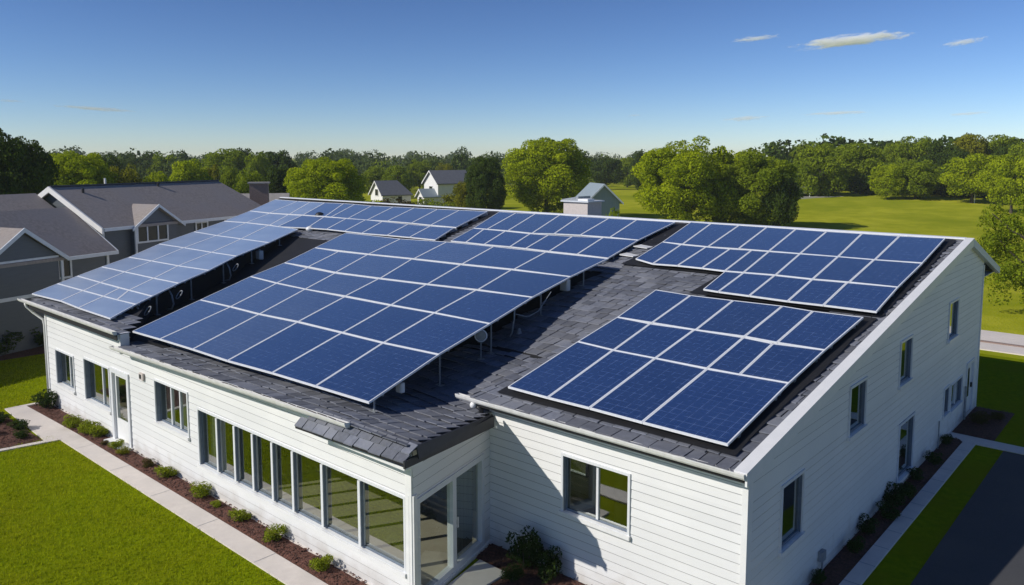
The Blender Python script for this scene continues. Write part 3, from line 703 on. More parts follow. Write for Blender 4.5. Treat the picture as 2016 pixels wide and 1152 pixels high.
for i in range(12):
    x0 = -22.7+(-13.4+22.7)*i/12; x1 = -22.7+(-13.4+22.7)*(i+1)/12
    b.hexa([(x0,8.93,eave_z(x0)-0.14),(x1,8.93,eave_z(x1)-0.14),(x1,8.97,eave_z(x1)-0.14),(x0,8.97,eave_z(x0)-0.14),(x0,8.93,eave_z(x0)-0.02),(x1,8.93,eave_z(x1)-0.02),(x1,8.97,eave_z(x1)-0.02),(x0,8.97,eave_z(x0)-0.02)])
b.hexa([(-22.7,8.97,eave_z(-22.7)-0.15),(-13.0,8.97,eave_z(-13)-0.15),(-13.0,9.3,eave_z(-13)-0.15),(-22.7,9.3,eave_z(-22.7)-0.15),(-22.7,8.97,eave_z(-22.7)-0.14),(-13.0,8.97,eave_z(-13)-0.14),(-13.0,9.3,eave_z(-13)-0.14),(-22.7,9.3,eave_z(-22.7)-0.14)]); b.build('fascia', M['trim'], house)
gutter('gutter', (-22.95,8.86,eave_z(-22.9)+0.03), (-12.0,8.86,eave_z(-12.0)+0.085))
b = MB(); b.box((-22.78,8.98,2.95),(-22.70,9.23,3.55)); b.build('step_trim', M['trim'], house)
b = MB(); b.box((-29.4,9.0,3.2),(-29.3,9.2,3.21)); 
b = MB(); b.tube([(-30.05,8.83,3.53),(-30.05,8.86,3.42),(-29.95,9.02,3.20),(-29.58,9.20,2.98),(-29.53,9.22,2.8),(-29.53,9.22,0.10)], 0.045, 10); b.build('downpipe', M['gutter'], house, smooth=True)
# end of the right wing gutter: outlet and short black pipe
b = MB(); b.sphere((-11.50,11.76,3.20),0.075); b.build('gutter_outlet', M['trim'], house, smooth=True)
b = MB(); b.tube([(-11.42,11.80,3.18),(-11.36,11.86,3.10),(-11.34,11.9,2.86)],0.05); b.build('outlet_pipe', M['black'], house, smooth=True)
# white rake cap and back rake, ridge cap
b = MB(); b.hexa([(-5.50,11.74,zmain(11.74)+0.0),(-5.27,11.74,zmain(11.74)+0.0),(-5.27,RIDGE_Y,RIDGE_Z+0.0),(-5.50,RIDGE_Y,RIDGE_Z+0.0),(-5.50,11.74,zmain(11.74)+0.075),(-5.27,11.74,zmain(11.74)+0.075),(-5.27,RIDGE_Y+0.02,RIDGE_Z+0.085),(-5.50,RIDGE_Y+0.02,RIDGE_Z+0.085)])
b.hexa([(-5.31,11.76,zmain(11.76)-0.17),(-5.272,11.76,zmain(11.76)-0.17),(-5.272,RIDGE_Y,RIDGE_Z-0.17),(-5.31,RIDGE_Y,RIDGE_Z-0.17),(-5.31,11.76,zmain(11.76)-0.002),(-5.272,11.76,zmain(11.76)-0.002),(-5.272,RIDGE_Y,RIDGE_Z-0.002),(-5.31,RIDGE_Y,RIDGE_Z-0.002)])
b.build('rake_board', M['trim'], house)
b = MB(); b.hexa([(-5.42,RIDGE_Y+0.03,zback(RIDGE_Y)-0.17),(-5.272,RIDGE_Y+0.03,zback(RIDGE_Y)-0.17),(-5.272,32.1,zback(32.1)-0.17),(-5.42,32.1,zback(32.1)-0.17),(-5.42,RIDGE_Y+0.03,RIDGE_Z+0.06),(-5.272,RIDGE_Y+0.03,RIDGE_Z+0.06),(-5.272,32.1,zback(32.1)+0.05),(-5.42,32.1,zback(32.1)+0.05)])
b.build('back_rake_board', M['grey_trim'], house)
b = MB(); b.prism([(-46.0,31.98,zback(31.98)-0.125),(-5.42,31.98,zback(31.98)-0.125),(-5.42,30.1,zback(31.98)-0.125),(-46.0,30.1,zback(31.98)-0.125)],(0,0,-0.02)); b.build('back_soffit', M['grey_trim'], house)
b = MB(); b.hexa([(-43.9,27.50,RIDGE_Z+0.03),(-5.51,27.50,RIDGE_Z+0.03),(-5.51,27.72,RIDGE_Z+0.0),(-43.9,27.72,RIDGE_Z+0.0),(-43.9,27.50,RIDGE_Z+0.075),(-5.51,27.50,RIDGE_Z+0.075),(-5.51,27.72,RIDGE_Z+0.085),(-43.9,27.72,RIDGE_Z+0.085)]); b.build('ridge_cap', M['alu'], house)
# chimney box on the back slope
b = MB(); b.box((-22.25,28.8,5.3),(-20.88,29.9,6.47)); ch = b.build('roof_chimney', M['chimney'], house)
b = MB(); b.box((-22.35,28.7,6.471),(-20.78,30.0,6.53)); b.build('chimney_cap', M['grey_trim'], ch)
b = MB(); b.box((-21.5,28.9,6.531),(-20.95,29.4,6.62)); b.build('flue', M['trim'], ch)
b = MB(); b.hexa([(-22.5,28.95,6.535),(-21.52,28.95,6.535),(-21.52,29.9,6.535),(-22.5,29.9,6.535),(-22.5,28.95,6.56),(-21.52,28.95,6.72),(-21.52,29.9,6.72),(-22.5,29.9,6.56)]); b.build('flashing', M['steel'], ch)

# ------------------------------------------------------------------ solar panels
GRID = json.loads('''{"B":[[[-42.768,26.481,5.942,-40.833,23.627,5.471],[-40.24,26.402,5.929,-38.653,23.559,5.46],[-38.963,26.414,5.931,-36.827,23.635,5.473],[-37.576,26.454,5.938,-35.651,23.707,5.485],[-35.942,26.548,5.953,-33.78,23.761,5.494],[-34.919,26.536,5.952,-33.257,23.761,5.494],[-33.347,26.442,5.936,-31.835,23.739,5.49],[-31.642,26.518,5.949,-30.343,23.751,5.492],[-30.086,26.578,5.958,-28.937,23.865,5.511],[-28.4,26.618,5.965,-27.227,23.855,5.509],[-26.937,26.684,5.976,-25.854,23.788,5.498],[-25.168,26.77,5.99,-24.212,23.762,5.494]],[[-40.833,23.627,5.471,-39.572,21.346,5.095],[-38.498,23.464,5.445,-37.514,21.479,5.117],[-36.756,23.526,5.455,-35.245,21.46,5.114],[-35.584,23.599,5.467,-34.337,21.355,5.097],[-33.721,23.657,5.476,-32.21,21.625,5.141],[-31.93,23.718,5.486,-30.796,21.729,5.158],[-30.473,23.776,5.496,-29.381,21.695,5.153],[-29.127,23.713,5.486,-28.064,21.656,5.146],[-27.209,23.655,5.476,-26.4,21.731,5.159],[-25.711,23.626,5.471,-24.978,21.762,5.164],[-24.249,23.705,5.484,-23.397,21.771,5.165]]],"F":[[[-24.503,26.855,6.004,-23.267,23.862,5.51],[-23.433,26.812,5.997,-22.481,23.878,5.513],[-22.342,26.889,6.01,-21.335,23.906,5.517],[-20.994,26.927,6.016,-19.98,23.829,5.505],[-19.897,26.872,6.007,-19.002,24.008,5.534],[-18.392,26.876,6.008,-17.818,24.123,5.553],[-17.061,26.906,6.012,-16.461,24.137,5.556],[-15.317,26.917,6.014,-15.177,24.075,5.545]],[[-23.267,23.862,5.51,-22.576,21.837,5.176],[-22.623,23.842,5.507,-21.716,21.837,5.176],[-21.384,23.804,5.501,-20.7,21.812,5.172],[-19.997,23.739,5.49,-19.399,21.85,5.178],[-19.094,23.774,5.496,-18.603,21.826,5.174],[-17.992,23.871,5.512,-17.461,21.775,5.166],[-16.696,24.032,5.538,-16.199,21.749,5.162],[-15.177,24.075,5.545,-14.846,21.68,5.15]]],"D":[[[-14.737,27.056,6.037,-14.216,24.092,5.548],[-13.863,27.011,6.03,-13.371,24.014,5.535],[-12.739,26.998,6.028,-12.385,23.959,5.526],[-11.671,26.986,6.026,-11.323,24.012,5.535],[-10.607,26.949,6.02,-10.299,24.033,5.538],[-9.531,26.894,6.01,-9.302,24.031,5.538],[-8.383,26.912,6.013,-8.149,24.036,5.539],[-7.23,26.88,6.008,-7.097,24.03,5.538],[-5.927,26.976,6.024,-5.832,24.089,5.548]],[[-14.216,24.092,5.548,-13.929,21.913,5.189],[-13.387,23.939,5.523,-13.064,21.572,5.132],[-12.434,23.91,5.518,-12.214,21.648,5.145],[-11.571,23.902,5.517,-11.372,21.643,5.144],[-10.845,23.961,5.527,-10.598,21.599,5.137],[-10.275,23.977,5.529,-10.021,21.636,5.143],[-9.291,24.003,5.534,-9.08,21.702,5.154],[-8.149,24.036,5.539,-8.008,21.675,5.149],[-7.116,24.024,5.537,-7.045,21.732,5.159],[-5.826,24.064,5.544,-5.804,21.724,5.157]],[[-10.575,21.552,5.129,-10.355,19.797,4.839],[-9.999,21.589,5.135,-9.865,19.742,4.83],[-9.086,21.646,5.145,-8.955,19.72,4.827],[-8.004,21.626,5.141,-7.884,19.674,4.819],[-7.077,21.671,5.149,-6.985,19.696,4.823],[-5.804,21.724,5.157,-5.717,19.691,4.822]]],"E":[[[-11.562,19.284,4.755,-11.279,16.913,4.364],[-10.403,19.197,4.74,-10.225,16.913,4.364],[-9.165,19.226,4.745,-9.003,16.905,4.362],[-7.852,19.278,4.754,-7.788,16.974,4.374],[-7.048,19.195,4.74,-6.989,16.921,4.365],[-5.859,19.223,4.745,-5.919,16.926,4.366]],[[-11.279,16.913,4.364,-11.184,15.067,4.059],[-10.233,16.83,4.35,-10.074,14.978,4.044],[-9.036,16.891,4.36,-8.957,14.975,4.044],[-7.781,16.906,4.362,-7.687,14.969,4.043],[-7.044,16.829,4.35,-6.956,14.978,4.044],[-5.919,16.926,4.366,-5.927,15.021,4.051]],[[-11.184,15.067,4.059,-10.971,12.274,3.598],[-10.085,14.973,4.044,-9.846,12.252,3.595],[-8.957,14.975,4.044,-8.803,12.264,3.597],[-7.674,14.945,4.039,-7.579,12.244,3.593],[-5.927,15.021,4.051,-5.857,12.24,3.593]]],"C":[[[-27.998,20.753,5.238,-26.827,18.344,4.877],[-24.284,20.696,5.229,-23.455,18.412,4.887],[-21.823,20.918,5.263,-21.051,18.542,4.906],[-19.376,20.943,5.266,-18.693,18.621,4.918],[-16.901,20.909,5.261,-16.459,18.735,4.935],[-14.306,20.878,5.257,-14.157,18.711,4.932]],[[-26.827,18.344,4.877,-25.795,16.274,4.566],[-25.119,18.263,4.864,-24.202,16.247,4.562],[-23.428,18.342,4.876,-22.396,16.135,4.545],[-21.069,18.461,4.894,-20.109,16.246,4.562],[-18.671,18.526,4.904,-17.969,16.377,4.582],[-16.498,18.656,4.923,-15.964,16.553,4.608],[-14.157,18.711,4.932,-13.895,16.612,4.617]],[[-25.795,16.274,4.566,-25.216,14.521,4.303],[-24.084,16.144,4.547,-23.314,14.393,4.284],[-22.323,16.06,4.534,-21.571,14.343,4.276],[-20.11,16.182,4.552,-19.525,14.401,4.285],[-17.973,16.317,4.573,-17.35,14.389,4.283],[-15.979,16.492,4.599,-15.545,14.417,4.288],[-13.895,16.612,4.617,-13.456,14.394,4.284]],[[-25.216,14.521,4.303,-24.086,12.066,3.935],[-23.282,14.373,4.281,-22.234,12.102,3.94],[-21.571,14.343,4.276,-20.549,12.084,3.938],[-19.469,14.341,4.276,-18.71,12.181,3.952],[-17.325,14.349,4.277,-16.651,12.174,3.951],[-15.541,14.395,4.284,-14.976,12.158,3.949],[-13.456,14.394,4.284,-13.069,12.236,3.96]],[[-24.086,12.066,3.935,-22.862,9.383,3.532],[-22.207,12.086,3.938,-21.253,9.442,3.541],[-20.541,12.062,3.934,-19.443,9.478,3.547],[-18.683,12.147,3.947,-17.687,9.486,3.548],[-16.66,12.149,3.947,-15.851,9.58,3.562],[-14.973,12.14,3.946,-14.186,9.62,3.568],[-13.057,12.224,3.959,-12.397,9.659,3.574]]],"A":[[[-39.334,21.217,5.102,-37.764,18.751,4.814],[-37.331,21.374,5.12,-35.239,18.618,4.798],[-35.133,21.334,5.116,-32.979,18.6,4.796],[-32.345,21.205,5.101,-30.597,18.577,4.794]],[[-37.764,18.751,4.814,-36.172,16.257,4.523],[-35.239,18.618,4.798,-33.771,16.283,4.526],[-32.979,18.6,4.796,-31.27,16.264,4.523],[-30.597,18.577,4.794,-29.277,16.283,4.526]],[[-36.172,16.257,4.523,-34.281,14.101,4.271],[-33.771,16.283,4.526,-32.243,14.166,4.278],[-31.27,16.264,4.523,-29.992,14.195,4.282],[-29.277,16.283,4.526,-27.79,14.325,4.297]],[[-34.281,14.101,4.271,-33.34,12.616,4.097],[-32.243,14.166,4.278,-31.151,12.633,4.099],[-29.992,14.195,4.282,-28.688,12.648,4.101],[-27.79,14.325,4.297,-26.822,12.693,4.106]],[[-33.34,12.616,4.097,-32.459,11.374,3.952],[-31.151,12.633,4.099,-30.119,11.332,3.947],[-28.688,12.648,4.101,-27.645,11.315,3.945],[-26.822,12.693,4.106,-25.839,11.313,3.945]],[[-32.459,11.374,3.952,-31.765,10.434,3.842],[-30.119,11.332,3.947,-29.351,10.455,3.845],[-28.381,11.309,3.945,-27.632,10.469,3.847],[-27.645,11.315,3.945,-26.598,10.482,3.848],[-25.839,11.313,3.945,-25.264,10.537,3.854]],[[-31.765,10.434,3.842,-30.895,9.296,3.709],[-29.351,10.455,3.845,-28.522,9.429,3.725],[-27.632,10.469,3.847,-26.778,9.357,3.717],[-25.264,10.537,3.854,-24.272,9.347,3.716]]]}''')
ARR = {'A': ('left wing array', ['top','second','third','fourth','fifth','sixth','front'], 'pale blue'),
       'B': ('back left array', ['ridge','lower'], 'mid blue'),
       'F': ('back centre array', ['ridge','lower'], 'navy'),
       'D': ('back right array', ['ridge','middle','lower'], 'navy'),
       'E': ('front right array', ['back','middle','front'], 'navy'),
       'C': ('raised centre array', ['back','second','third','fourth','front'], 'blue')}
def panel(p00, p10, p11, p01, label, group, cells='cells', fw=0.027, th=0.045):
    """quad top corners: p00 back left, p10 back right, p11 front right, p01 front left"""
    q = [Vector(p) for p in (p01, p11, p10, p00)]
    c = sum(q, Vector())/4
    nrm = (q[1]-q[0]).cross(q[3]-q[0]).normalized()
    if nrm.z < 0: nrm = -nrm
    root = empty('solar_panel', c - nrm*th, label, 'solar panel', group)
    g = 0.006
    # inset helper
    def inset(pts, d):
        out = []
        for i in range(4):
            a = (pts[i]-pts[i-1]).normalized(); b_ = (pts[(i+1)%4]-pts[i]).normalized()
            s = max(0.3, a.cross(b_).length); out.append(pts[i] + (b_-a)*(d/s))
        return out
    o = inset(q, g); i_ = inset(q, g+fw)
    b = MB()
    for k in range(4):
        j = (k+1)%4
        b.face([o[k],o[j],i_[j],i_[k]])                       # top of the frame
        b.face([o[k]-nrm*th,o[j]-nrm*th,o[j],o[k]])           # outer side
        b.face([i_[k],i_[j],i_[j]-nrm*0.008,i_[k]-nrm*0.008]) # lip down to the glass
    b.build('frame', M['alu'], root)
    s = MB(); cc = [p - nrm*0.006 for p in inset(q, g+fw-0.004)]; s.face(cc)
    o_ = s.build('cell_sheet', M[cells], root)
    me = o_.data; uvl = me.uv_layers.new(name='UVMap')
    for li, v in zip(me.polygons[0].loop_indices, cc): uvl.data[li].uv = (v.x, v.y*1.015)
    k_ = MB(); k_.face([p - nrm*0.03 for p in reversed(inset(q, g+0.002))]); k_.build('back_sheet', M['black'], root)
    return root
for key, rows in GRID.items():
    nm, rn, tone = ARR[key]
    for ri, row in enumerate(rows):
        n = len(row)-1
        for i in range(n):
            a, c = row[i], row[i+1]
            which = ORD[i]+' from the left' if i < n-1 else 'last on the right'
            panel(a[:3], c[:3], c[3:], a[3:], f'{tone} solar panel, {which} in {rn[ri]} row of {nm}', 'solar panels of the '+nm, 'cells_glare' if key == 'A' or (key == 'B' and i < 3) else ('cells_faint_glare' if (key == 'C' and i < 3) or key == 'B' else 'cells'))  # painted glare strongest at the left, fading towards the right

# mounting racks: rails under the rows, legs down to the roof
def zdeck(x, y):
    if x > -11.6: return zmain(y)
    if x < leftlim(y): return zleft(y) if y < 21.8 else zmain(y)
    return zmid(x, y)
def rack(key, label, drop=0.055):
    rows = GRID[key]
    c = rows[-1][0]; root = empty('mounting_rack', (c[3], c[4], zdeck(c[3], c[4])), label, 'mounting rack')
    for row in rows:
        for pt in (0.14, 0.80):
            a, e = row[0], row[-1]
            pa = [a[k]+(a[k+3]-a[k])*pt for k in range(3)]; pe = [e[k]+(e[k+3]-e[k])*pt for k in range(3)]
            d = Vector(pe)-Vector(pa); pa = Vector(pa)+d*0.004; pe = Vector(pe)-d*0.004
            b = MB(); z = -drop
            b.hexa([(pa.x,pa.y-0.025,pa.z+z-0.05),(pe.x,pe.y-0.025,pe.z+z-0.05),(pe.x,pe.y+0.025,pe.z+z-0.05),(pa.x,pa.y+0.025,pa.z+z-0.05),(pa.x,pa.y-0.025,pa.z+z),(pe.x,pe.y-0.025,pe.z+z),(pe.x,pe.y+0.025,pe.z+z),(pa.x,pa.y+0.025,pa.z+z)])
            b.build('rail', M['steel'], root)
    return root
def leg(root, x, y, ztop, r=0.022, foot=0.10):
    z0 = zdeck(x,y)+0.02
    b = MB(); b.tube([(x,y,z0+0.014),(x,y,ztop)], r, 8)
    b.prism([(x-foot,y-foot*0.7,z0+0.014),(x+foot,y-foot*0.7,z0+0.014),(x+foot,y+foot*0.7,z0+0.014),(x-foot,y+foot*0.7,z0+0.014)], (0,0,-0.02))
    return b.build('leg', M['steel'], root)
rk = {}
for key in ('A','B','F','D','E','C'): rk[key] = rack(key, {'A':'steel rails and legs carrying the pale left wing array','B':'steel rails under the back left array','F':'steel rails under the back centre array','D':'steel rails under the back right array','E':'steel rails under the front right array','C':'steel rails and legs carrying the big raised centre array'}[key])
zc = lambda y: 3.55+0.15*(y-9.5)
za = lambda y: 3.71+0.1112*(y-9.3)
def edge_x(key, y, side):
    for row in GRID[key]:
        p = row[side]
        if p[4]-0.01 <= y <= p[1]+0.01: t = (y-p[4])/(p[1]-p[4]); return p[3]+(p[0]-p[3])*t
    return None
for y in (9.95,12.4,14.6,17.2,19.6):
    for dx in (-0.12,-3.2,-6.4,-9.0):
        x = edge_x('C', y, -1)
        if x is None: continue
        leg(rk['C'], x+dx, y, zc(y)-0.06)
for y in (9.9,11.6,13.4,15.4,17.4,19.6):
    x = edge_x('A', y, -1)
    if x: leg(rk['A'], x-0.15, y, za(y)-0.06, 0.03)
for key in ('B','F','D','E'):
    for row in GRID[key]:
        for p in row:
            for t in (0.2,0.8):
                x = p[0]+(p[3]-p[0])*t; y = p[1]+(p[4]-p[1])*t
                b = MB(); z0 = zdeck(x,y)+0.015
                if p is row[0] or p is row[-1]: x += 0.06 if p is row[0] else -0.06
                b.box((x-0.03,y-0.03,z0),(x+0.03,y+0.03,zmain(y)+0.12)); b.build('foot', M['steel'], rk[key])

# black strips painting panel shade on the roof around the right hand arrays
for x0,x1,y0,y1 in ((-11.2,-5.70,12.18,19.62),(-10.75,-5.66,19.74,22.0),(-14.3,-5.66,21.62,24.4),(-14.85,-5.72,24.4,27.35)):
    b = MB(); n_ = 10; rr_ = random.Random(int(x0*100))
    edge = [x1+rr_.uniform(-0.05,0.06) for _ in range(n_+1)]
    for i in range(n_):
        ya, yb = y0+(y1-y0)*i/n_, y0+(y1-y0)*(i+1)/n_
        b.face([(x0,ya,zmain(ya)+0.066),(edge[i],ya,zmain(ya)+0.066),(edge[i+1],yb,zmain(yb)+0.066),(x0,yb,zmain(yb)+0.066)])
    b.build('dark_sheet', M['dark_sheet'], roof)

# things under and between the arrays
def junction(x, y, z, s, label, name='junction_box', cat='junction box'):
    root = empty(name, (x,y,z), label, cat)
    b = MB(); b.box((x-s*0.5,y-s*0.3,z),(x+s*0.5,y+s*0.3,z+s*1.25)); b.build('box', M['gutter'], root, bevel=0.012)
    b = MB(); b.box((x-s*0.42,y-s*0.36,z+s*0.1),(x+s*0.42,y-s*0.302,z+s*1.12)); b.build('cover', M['trim'], root)
    b = MB(); b.tube([(x,y,z+s*1.25),(x,y,z+s*1.45)], s*0.12, 8); b.build('bracket', M['steel'], root)
    return root
ex = lambda y: edge_x('C', y, -1)
junction(ex(10.9)-0.16, 10.9, zc(10.9)-0.36, 0.18, 'white junction box hanging under the front right corner of the raised array')
junction(ex(18.9)-0.35, 18.9, zc(18.9)-0.52, 0.28, 'white inverter box hanging under the back of the raised array edge', 'inverter_box', 'inverter')
# round sensor dish on a stalk
x, y = ex(14.1)-0.10, 14.1
ds = empty('sensor_dish', (x,y,zdeck(x,y)+0.02), 'round dish sensor on a thin stalk under the raised array edge', 'sensor')
b = MB(); zt = zc(y)-0.08; z0 = zdeck(x,y)+0.035
b.tube([(x,y,z0),(x,y,zt-0.30)],0.016,8); b.tube([(x,y,z0-0.012),(x,y,z0+0.02)],0.09,10); b.build('stalk', M['steel'], ds)
b = MB(); rr = 0.15
b.tube([(x+rr*math.cos(t)*0.75,y+rr*math.cos(t)*0.66,zt-0.30+rr+rr*math.sin(t)) for t in [math.pi*2*i/20 for i in range(21)]],0.016,6); b.build('ring', M['alu'], ds)
b = MB(); b.tube([(x-0.012,y+0.014,zt-0.30+rr),(x+0.012,y-0.014,zt-0.30+rr)],rr*0.85,20); b.build('disc', M['steel'], ds)
# cable bracket and slack cable
x, y = ex(15.7)-0.06, 15.7
cb = empty('cable_bracket', (x,y,zdeck(x,y)+0.02), 'bent steel bracket with slack cable under the raised array', 'bracket')
b = MB(); b.tube([(x,y,zc(y)-0.07),(x+0.03,y-0.05,zc(y)-0.3),(x,y-0.1,zdeck(x,y)+0.16),(x-0.06,y-0.12,zdeck(x,y)+0.05)],0.022,8); b.build('arm', M['steel'], cb)
b = MB(); b.tube([(x,y+0.05,zc(y)-0.2),(x+0.05,y+0.5,zc(y)-0.34),(x+0.02,y+1.0,zc(y)-0.25),(x-0.1,y+1.7,zc(y+1.7)-0.07)],0.012,6); b.build('cable', M['steel'], cb)
b = MB(); b.hexa([(x+0.02,y+0.05,zdeck(x,y)+0.1),(x+0.1,y+0.05,zdeck(x,y)+0.1),(x+0.1,y+0.2,zdeck(x,y)+0.1),(x+0.02,y+0.2,zdeck(x,y)+0.1),(x+0.05,y+0.09,zdeck(x,y)+0.26),(x+0.07,y+0.09,zdeck(x,y)+0.26),(x+0.07,y+0.16,zdeck(x,y)+0.26),(x+0.05,y+0.16,zdeck(x,y)+0.26)]); b.build('clamp', M['steel'], cb)
# left gap: box, brackets, pipe stand
ea = lambda y: edge_x('A', y, -1)
x, y = ea(17.9)-0.05, 17.9
junction(x, y, za(y)-0.52, 0.30, 'grey box hanging under the middle of the left array edge')
for k, (y, lab) in enumerate(((10.6,'looped pipe bracket under the front end of the left array'),(12.2,'curved drain pipe under the left array'),(15.6,'twisted conduit loop under the left array'))):
    x = ea(y)+0.02; zz = zdeck(ea(y)+0.6,y)
    cn = empty('conduit', (x,y,zz+0.02), lab, 'conduit')
    b = MB(); b.tube([(x-0.1,y,za(y)-0.08),(x+0.05,y+0.02,za(y)-0.25),(x+0.10,y+0.05,zz+0.25),(x+0.06,y,zz+0.08),(x-0.08,y-0.1,zz+0.05)],0.03,8); b.build('pipe', M['steel'], cn, smooth=True)
    b = MB(); b.tube([(x+0.3*math.cos(t)*0.4+0.12,y+0.25+0.1*math.sin(t),za(y)-0.25+0.13*math.sin(t)) for t in [6.283*i/14 for i in range(15)]],0.018,6); b.build('loop', M['steel'], cn)
# roof vents: white cap and black dome near the notch of the left array
def dome(px, py, pz, r, m, label, zs=0.7):
    root = empty('roof_vent', (px,py,pz), label, 'roof vent')
    b = MB(); b.tube([(px,py,pz),(px,py,pz+r*0.35)], r*0.9, 14); b.build('collar', M['steel'], root)
    b = MB(); b.sphere((px,py,pz+r*0.35), r, 16, 8, zs); b.build('cap', m, root, smooth=True)
dome(-32.15,21.72,zmain(21.7)+0.06,0.19,M['trim'],'white domed roof vent at the inner corner of left array')
dome(-34.6,24.0,zmain(24)+0.08,0.24,M['black'],'black domed roof vent between the ridge row panels')
for k, (x, y, lab) in enumerate(((-14.75,23.7,'bent white flashing plate in the gap beside back right array'),(-14.62,22.6,'loose pale flashing plate in front of the back centre array corner'))):
    b = MB(); z = zmain(y); b.prism([(x-0.3,y-0.18,z+0.10),(x+0.25,y-0.15,z+0.07),(x+0.32,y+0.16,z+0.09),(x-0.22,y+0.2,z+0.13)],(0,0,-0.03))
    tag(b.build('flashing_plate', M['gutter']), lab, 'flashing')
y0 = 22.6; ct = empty('cable_tray', (-23.9, 24.8, zmain(24.8)+0.06), 'cluttered grey cable tray in the gap between the back arrays', 'cable tray')
for k in range(5):
    b = MB(); yy = 22.6+k*0.95; xx = -23.95-(yy-22.4)*0.30; z = zmain(yy)
    b.prism([(xx-0.10,yy-0.1,z+0.17),(xx+0.12,yy-0.14,z+0.13),(xx+0.15,yy+0.22,z+0.16),(xx-0.07,yy+0.26,z+0.20)],(0,0,-0.09)); b.build('cover', M['steel'], ct)
b = MB(); b2 = MB()
for y0,y1 in ((22.2,23.8),(23.8,25.6),(25.6,27.3)):
    c0=-24.05-(y0-22)*0.28; c1=-24.05-(y1-22)*0.28
    b.face([(c0-0.35,y0,zmain(y0)+0.056),(c0+0.6,y0,zmain(y0)+0.056),(c1+0.6,y1,zmain(y1)+0.056),(c1-0.6,y1,zmain(y1)+0.056)])
    d0=-15.05-(y0-22)*0.06; d1=-15.05-(y1-22)*0.06
    if y0>22.3: b2.face([(d0-0.2,y0,zmain(y0)+0.056),(d0+0.75,y0,zmain(y0)+0.056),(d1+0.8,y1,zmain(y1)+0.056),(d1-0.3,y1,zmain(y1)+0.056)])
b.build('dark_sheet', M['dark_sheet'], roof); b2.build('dark_sheet', M['dark_sheet'], roof)  # dark sheets laid in the gaps between the back arrays

# ------------------------------------------------------------------ neighbouring grey house
NO = Vector((-38.857,11.107,0)); NU = Vector((-0.3157,0.9489,0)); NN = Vector((0.9489,0.3157,0))
def L(u, n, z): q = NO+NU*u+NN*n; return (q.x,q.y,z)
nh = empty('grey_house', (NO.x, NO.y, 0), 'slate grey house with dark gabled roofs and white verges, left of the white building', 'house')
b = MB()   # walls
b.hexa([L(-9,0,0),L(4.73,0,0),L(4.73,-6,0),L(-9,-6,0),L(-9,0,4.05),L(4.73,0,4.05),L(4.73,-6,4.05),L(-9,-6,4.05)])
b.build('wall', M['grey_siding'], nh)
b = MB(); b.hexa([L(5.2,-1,0),L(17.2,-1,0),L(17.2,-7.4,0),L(5.2,-7.4,0),L(5.2,-1,5.05),L(17.2,-1,5.05),L(17.2,-7.4,5.05),L(5.2,-7.4,5.05)])
b.prism([L(5.2,-1,5.05),L(5.2,-4.19,6.78),L(5.2,-7.4,5.05)], NU*0.2)
up_wall = b.build('wall', M['grey_siding'], nh)
# main roof
def roofslab(b, e0, e1, r1, r0, th=0.14): b.prism([e0,e1,r1,r0], (0,0,-th))
b = MB()
roofslab(b, L(5.0,-0.55,5.0), L(17.6,-0.55,5.0), L(16.74,-4.19,6.98), L(5.0,-4.19,6.98))
roofslab(b, L(5.0,-7.8,5.02), L(5.0,-4.193,6.98), L(16.74,-4.193,6.98), L(17.6,-7.8,5.02))
mroof = b.build('roof', M['grey_roof'], nh)
b = MB(); b.tube([L(5.0,-4.19,7.0),L(16.74,-4.19,7.0)],0.06,6); b.build('ridge', M['dark_fascia'], mroof)
# lower roof
b = MB()
roofslab(b, L(-9.5,0.38,3.94), L(4.95,0.38,3.94), L(4.95,-2.88,6.0), L(-9.5,-2.88,6.0))
roofslab(b, L(-9.5,-6.3,3.96), L(-9.5,-2.884,6.0), L(4.95,-2.884,6.0), L(4.95,-6.3,3.96))
b.build('roof', M['grey_roof'], nh)
# back left roof behind
b = MB(); roofslab(b, L(-9,-5.19,6.66), L(4.9,-5.19,6.66), L(4.9,-8.8,5.2), L(-9,-8.8,5.2)); roofslab(b, L(-9,-3.2,5.6), L(4.9,-3.2,5.6), L(4.9,-5.18,6.66), L(-9,-5.18,6.66)); b.build('roof', M['grey_roof'], nh)
# cross gable of the lower block
b = MB(); b.prism([L(-1.55,0.30,4.02),L(1.92,0.30,4.02),L(0.18,0.30,5.22)], -NN*0.3); b.hexa([L(-1.45,0.30,0),L(1.85,0.30,0),L(1.85,0.001,0),L(-1.45,0.001,0),L(-1.45,0.30,4.02),L(1.85,0.30,4.02),L(1.85,0.001,4.02),L(-1.45,0.001,4.02)]); gw = b.build('front_gable', M['grey_siding'], nh)
b = MB(); roofslab(b, L(2.15,0.5,3.98), L(2.15,-0.2,3.98), L(0.18,-2.6,5.42), L(0.18,0.5,5.42), 0.1); roofslab(b, L(0.176,0.5,5.42), L(0.176,-2.6,5.42), L(-1.8,-0.2,3.98), L(-1.8,0.5,3.98), 0.1); b.build('gable_roof', M['grey_roof'], gw)
def verge(parent, pa, pb, out, w=0.2, t=0.06, mt='grey_trim'):
    """board along a sloping verge, out = outward vector"""
    b = MB(); pa = Vector(pa); pb = Vector(pb); out = Vector(out).normalized()*t
    b.hexa([pa-Vector((0,0,w)),pb-Vector((0,0,w)),pb-Vector((0,0,w))+out,pa-Vector((0,0,w))+out,pa,pb,pb+out,pa+out]); return b.build('verge_board', M[mt], parent)
verge(gw, L(2.2,0.505,3.97), L(0.18,0.505,5.45), NN); verge(gw, L(0.176,0.505,5.45), L(-1.84,0.505,3.97), NN)
b = MB(); 
